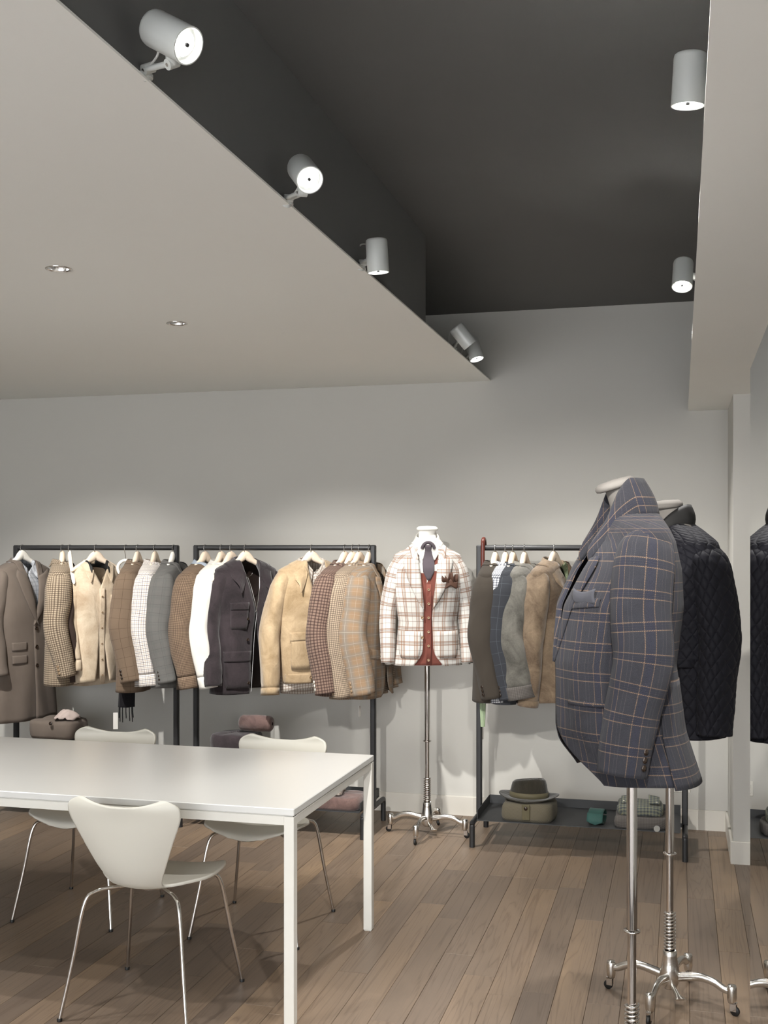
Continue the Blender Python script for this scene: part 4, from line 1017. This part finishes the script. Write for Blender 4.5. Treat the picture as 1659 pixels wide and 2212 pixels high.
for z in np.linspace(.46, .736, 16):
    k = (z - .46) / .276; row, ur = [], []
    for t in np.linspace(math.radians(112 - 9 * k), math.radians(172), 12):
        w_, d_ = g.w(z), g.d(z); X = w_ * abs(math.sin(t)) ** (2 / g.n); Y = d_ * abs(math.cos(t)) ** (2 / g.n)
        o_ = .005 + .010 * k * sm(math.radians(150), math.radians(104), t)
        row.append((X + o_ * math.sin(t), g.y0(z) + Y + o_ * .6, -z - .008 * k)); ur.append((.30 - t * .19, -z - .08))
    P.append(row); U.append(ur)
MB().grid(P, U, flip=True).build('vent_flap', [F['navy'], M['liningd']], e, solid=.003)
ps = wear('pocket_square', bx, by, brz, 1.715, 'dark grey pocket square in the navy plaid jacket', 'pocket square')
P = [[(.078 + .080 * u, g.front(.078 + .080 * u, .235) - .010 - .004 * math.sin(PI * v) - .002 * math.sin(u * 8), -(.250 - .042 * v + .010 * math.sin(u * PI) * v)) for u in np.linspace(0, 1, 12)] for v in np.linspace(0, 1, 7)]
MB().grid(P).build('cloth', F['psq2'], ps, solid=.004)
# back bust, quilted jacket
bx, by = -.036, 4.13; brz = va(bx, by) + math.radians(-42)
bust(bx, by, brz, math.radians(-17), 'grey tailor bust on a chrome castor stand wearing the quilted jacket', 1.793, M['form'], dz=.16, tilt=.12, cap=(-.02, -.01))
e = wear('shirt', bx, by, brz, 1.70, 'pale blue shirt collar inside the quilted jacket', 'shirt')
gs = Garment(e, F['bluesh'], F['bluesh'], L=.5, ws=.16, chest=.17, waist=.16, hem=.16, wn=.064, dn=.06, ds=.07, dc=.11, dw=.10, dh=.1, vz=.05, seed=36); gs.body(); gs.collar_up(.055, .06)
e = wear('quilted_jacket', bx, by, brz, 1.70, 'black navy diamond quilted jacket on the bust behind the navy plaid one', 'jacket')
g = Garment(e, F['quilt'], M['liningd'], L=.735, ws=.200, sh=.075, wn=.078, chest=.205, waist=.19, hem=.21, dn=.076, ds=.095, dc=.150, dw=.140, dh=.150, vz=.12, over=.01, gap=.02, fold=.003, seed=34, quilt=.042, C=190, R=110)
g.body()
for s in (-1, 1): g.sleeve(s, L=.645, r0=.085, r1=.066, out=.012, fwd=.02, flat=.62, crease=.003, n=64, R=110)
g.collar_up(.080, .09, mat=F['black_trim'], lean=.03, hf=.07)
g.patch('hip_pocket', .06, .18, .46, .49, .010, mat=F['quilt'])
# ------------------------------------------------------------------ folded clothes on the trays
ZT = .1450
def folded(name, x, y, z, w, d, h, mat, label, cat, rz=0, layers=2, group='folded clothes on the rack trays', seed=0, bulge=.012):
    e = thing(name, (x, y, z), label, cat, group, rz)
    hh = h / layers
    for k in range(layers):
        P, U = [], []; n = 40; ww, dd = w / 2 * (1 - .02 * k), d / 2 * (1 - .02 * k)
        prof = [(.55, 0), (.93, .0), (.985, .18), (1.0, .5), (.985, .82), (.94, .985), (.85, 1.03), (.5, 1.06), (.0, 1.08)]
        for r, t in prof:
            row = []
            for j in range(n):
                a = 2 * PI * j / n; ca, sa = math.cos(a), math.sin(a)
                q = (abs(ca) ** 7 + abs(sa) ** 7) ** (-1 / 7)
                bu = bulge * nz(a * 3, k * 2 + t, seed + k)
                row.append((ww * r * q * ca + bu * ca * r, dd * r * q * sa + bu * sa * r, k * hh + t * hh * (1 + .10 * nz(ca * 3 + k, sa * 3, seed))))
            P.append(row); U.append([(p[0] * 1.0, p[1] + p[2]) for p in row + row[:1]])
        MB().grid(P, U, True).build('fold', mat, e)
    return e
def shirt_collar(e, z, w, y, mat):
    for s in (-1, 1):
        P = [[(s * (w * .18 + u * w * .24) - 0, y - .012 - v * .075 - u * .012, z + .020 + .028 * (1 - v) * (1 - .3 * u)) for u in np.linspace(0, 1, 6)] for v in np.linspace(0, 1, 6)]
        U = [[(p[0], p[1]) for p in r] for r in P]
        MB().grid(P, U).build('collar', mat, e, solid=.004)
        MB().lathe([(0, .003), (.0055, .003), (.0055, 0)], 10, M=Matrix.Translation((s * w * .36, y - .080, z + .026))).build('button', M['pearl'], e)
# right tray
e = folded('sweater', -.795, 6.135, ZT, .285, .235, .092, F['kn'], 'folded olive zigzag knit cardigan under the hat on the right tray', 'sweater', -.03, 1, seed=1)
MB().box((-.022, -.1265, .010), (.022, -.118, .095), .004).build('button_band', F['band'], e, False)
MB().lathe([(0, .004), (.010, .004), (.010, 0)], 14, M=Matrix.Translation((0, -.127, .075)) @ orient((0, -1, 0))).build('button', M['horn'], e)
ht = thing('hat', (-.80, 6.15, ZT + .096), 'dark green felt fedora hat with ribbon band on the folded cardigan', 'hat', None, -.05)
P = []
for r, z in ((.000, .106), (.03, .104), (.055, .110), (.070, .108), (.080, .098), (.086, .075), (.091, .045), (.094, .018), (.096, .012)):
    P.append([(r * 1.13 * math.cos(a), r * .88 * math.sin(a), z - (.018 * math.exp(-((r * math.sin(a)) / .02) ** 2) if r < .06 else 0) + .010 * math.sin(a + 2.2) * (z > .05)) for a in np.linspace(0, 2 * PI, 41)[:-1]])
MB().grid(P, closed=True, flip=True).build('crown', F['felt'], ht)
P = []
for r in (.092, .105, .122, .138, .146):
    P.append([(r * 1.13 * math.cos(a), r * .90 * math.sin(a), .012 + 2.6 * (r - .092) ** 2 * (1.8 * abs(math.cos(a)) ** 3 - .9) + .012 * (r - .092) / .054 * abs(math.cos(a))) for a in np.linspace(0, 2 * PI, 49)[:-1]])
MB().grid(P, closed=True).build('brim', F['felt'], ht, solid=.003)
MB().lathe([(.0965, .014), (.0955, .030), (.0935, .044)], 40, sx=1.13, sy=.88).build('ribbon', F['band'], ht, solid=.002)
te = thing('rolled_tie', (-.43, 6.12, ZT), 'rolled teal green tie on the right tray', 'tie', 'folded clothes on the rack trays', -.12)
P = []
for a in np.linspace(0, 2 * PI * .97, 30):
    r = .045 * (1 - .0 * a); P.append([(xx, .052 * math.cos(a), .034 + .032 * math.sin(a)) for xx in np.linspace(-.040, .040, 6)])
MB().grid(P).build('roll', F['green'], te, solid=.006)
P = [[(xx * (1 if v < .75 else 1 - (v - .75) * 3.6), -.054 - .010 * math.sin(v * PI) - .02 * v, .060 - .058 * v) for xx in np.linspace(-.042, .042, 7)] for v in np.linspace(0, 1, 9)]
MB().grid(P).build('blade', F['green'], te, solid=.003)
e = folded('sweater', -.20, 6.13, ZT, .275, .235, .060, F['gnub'], 'folded grey nubby knit under the green checked shirt', 'sweater', .02, 1, seed=2)
MB().lathe([(0, .0015), (.016, .0015), (.016, 0), (0, 0)], 18, M=Matrix.Translation((.080, -.128, .012)) @ orient((0, -1, .2))).build('round_tag', M['mframe'], e, False)
e = folded('shirt', -.205, 6.135, ZT + .064, .235, .21, .050, F['gcheck'], 'folded green-grey checked shirt with button-down collar on the right tray', 'shirt', .02, 1, seed=3)
shirt_collar(e, .040, .235, .03, F['gcheck'])
# middle tray
e = folded('trousers', -1.885, 6.13, ZT, .30, .24, .070, F['mauve'], 'folded mauve-brown garment at the right end of the middle tray', 'trousers', .0, 1, seed=4)
e = folded('shirt', -1.93, 6.12, ZT + .076, .17, .17, .055, F['brch'], 'folded brown gingham shirt on the mauve-brown pile of the middle tray', 'shirt', .1, 2, seed=5)
def pile(x, y, w, d, n, mats, labels, names, h=.082, seed=0):
    for k in range(n):
        folded(names[k], x + .006 * ((k * 7) % 3 - 1), y, ZT + k * (h * 1.07), w, d, h, F[mats[k]], labels[k], names[k], .03 * ((k % 3) - 1), 1, seed=seed + k)
pile(-2.50, 6.14, .26, .22, 4, ['plum', 'mauve', 'brown', 'plum'], ['dark folded sweater at the bottom of the middle tray pile', 'mauve folded sweater second from the bottom of the middle tray pile', 'brown folded sweater third from the bottom of the middle tray pile', 'dark plum folded sweater on top of the middle tray pile'], ['sweater'] * 4, .092, 10)
rl = thing('rolled_sweater', (-2.385, 6.14, ZT + .40), 'rolled mauve-brown suede bundle on the middle tray pile behind the chair', 'sweater')
P = [[(xx * (1 if abs(a) < 9 else 1), r * math.cos(a), .048 + r * math.sin(a)) for xx, r in ((-.10, .010), (-.098, .035), (-.085, .046), (0, .049), (.085, .046), (.098, .035), (.10, .010))] for a in np.linspace(0, 2 * PI, 25)]
MB().grid(P).build('roll', F['mauve'], rl)
# left tray
pile(-3.66, 6.13, .30, .24, 4, ['coat', 'brown', 'grey', 'coat'], ['taupe folded sweater at the bottom of the left tray pile', 'dark brown folded sweater second from the bottom of the left tray pile', 'grey folded sweater third from the bottom of the left tray pile', 'taupe folded jacket with a dark button on top of the left tray pile'], ['sweater', 'sweater', 'sweater', 'jacket'], .100, 20)
tp = bpy.data.objects['jacket.001'] if False else None
e = thing('scarf', (-3.595, 6.11, ZT + .428), 'pale pink crumpled scarf on the left tray pile beside the chair back', 'scarf')
P = [[(.075 * (u - .5) * 2 * (1 - .35 * (2 * v - 1) ** 2), .07 * (2 * v - 1), .012 + .045 * math.sin(PI * u) ** .6 * math.sin(PI * v) ** .6 + .010 * nz(u * 14, v * 9, 4)) for u in np.linspace(0, 1, 22)] for v in np.linspace(0, 1, 18)]
MB().grid(P).build('cloth', F['pinkish'], e, solid=.004)
MB().lathe([(0, .004), (.011, .004), (.011, 0)], 14, M=Matrix.Translation((-.045, -.113, -.010)) @ orient((0, -1, .3))).build('button', M['horn'], e)
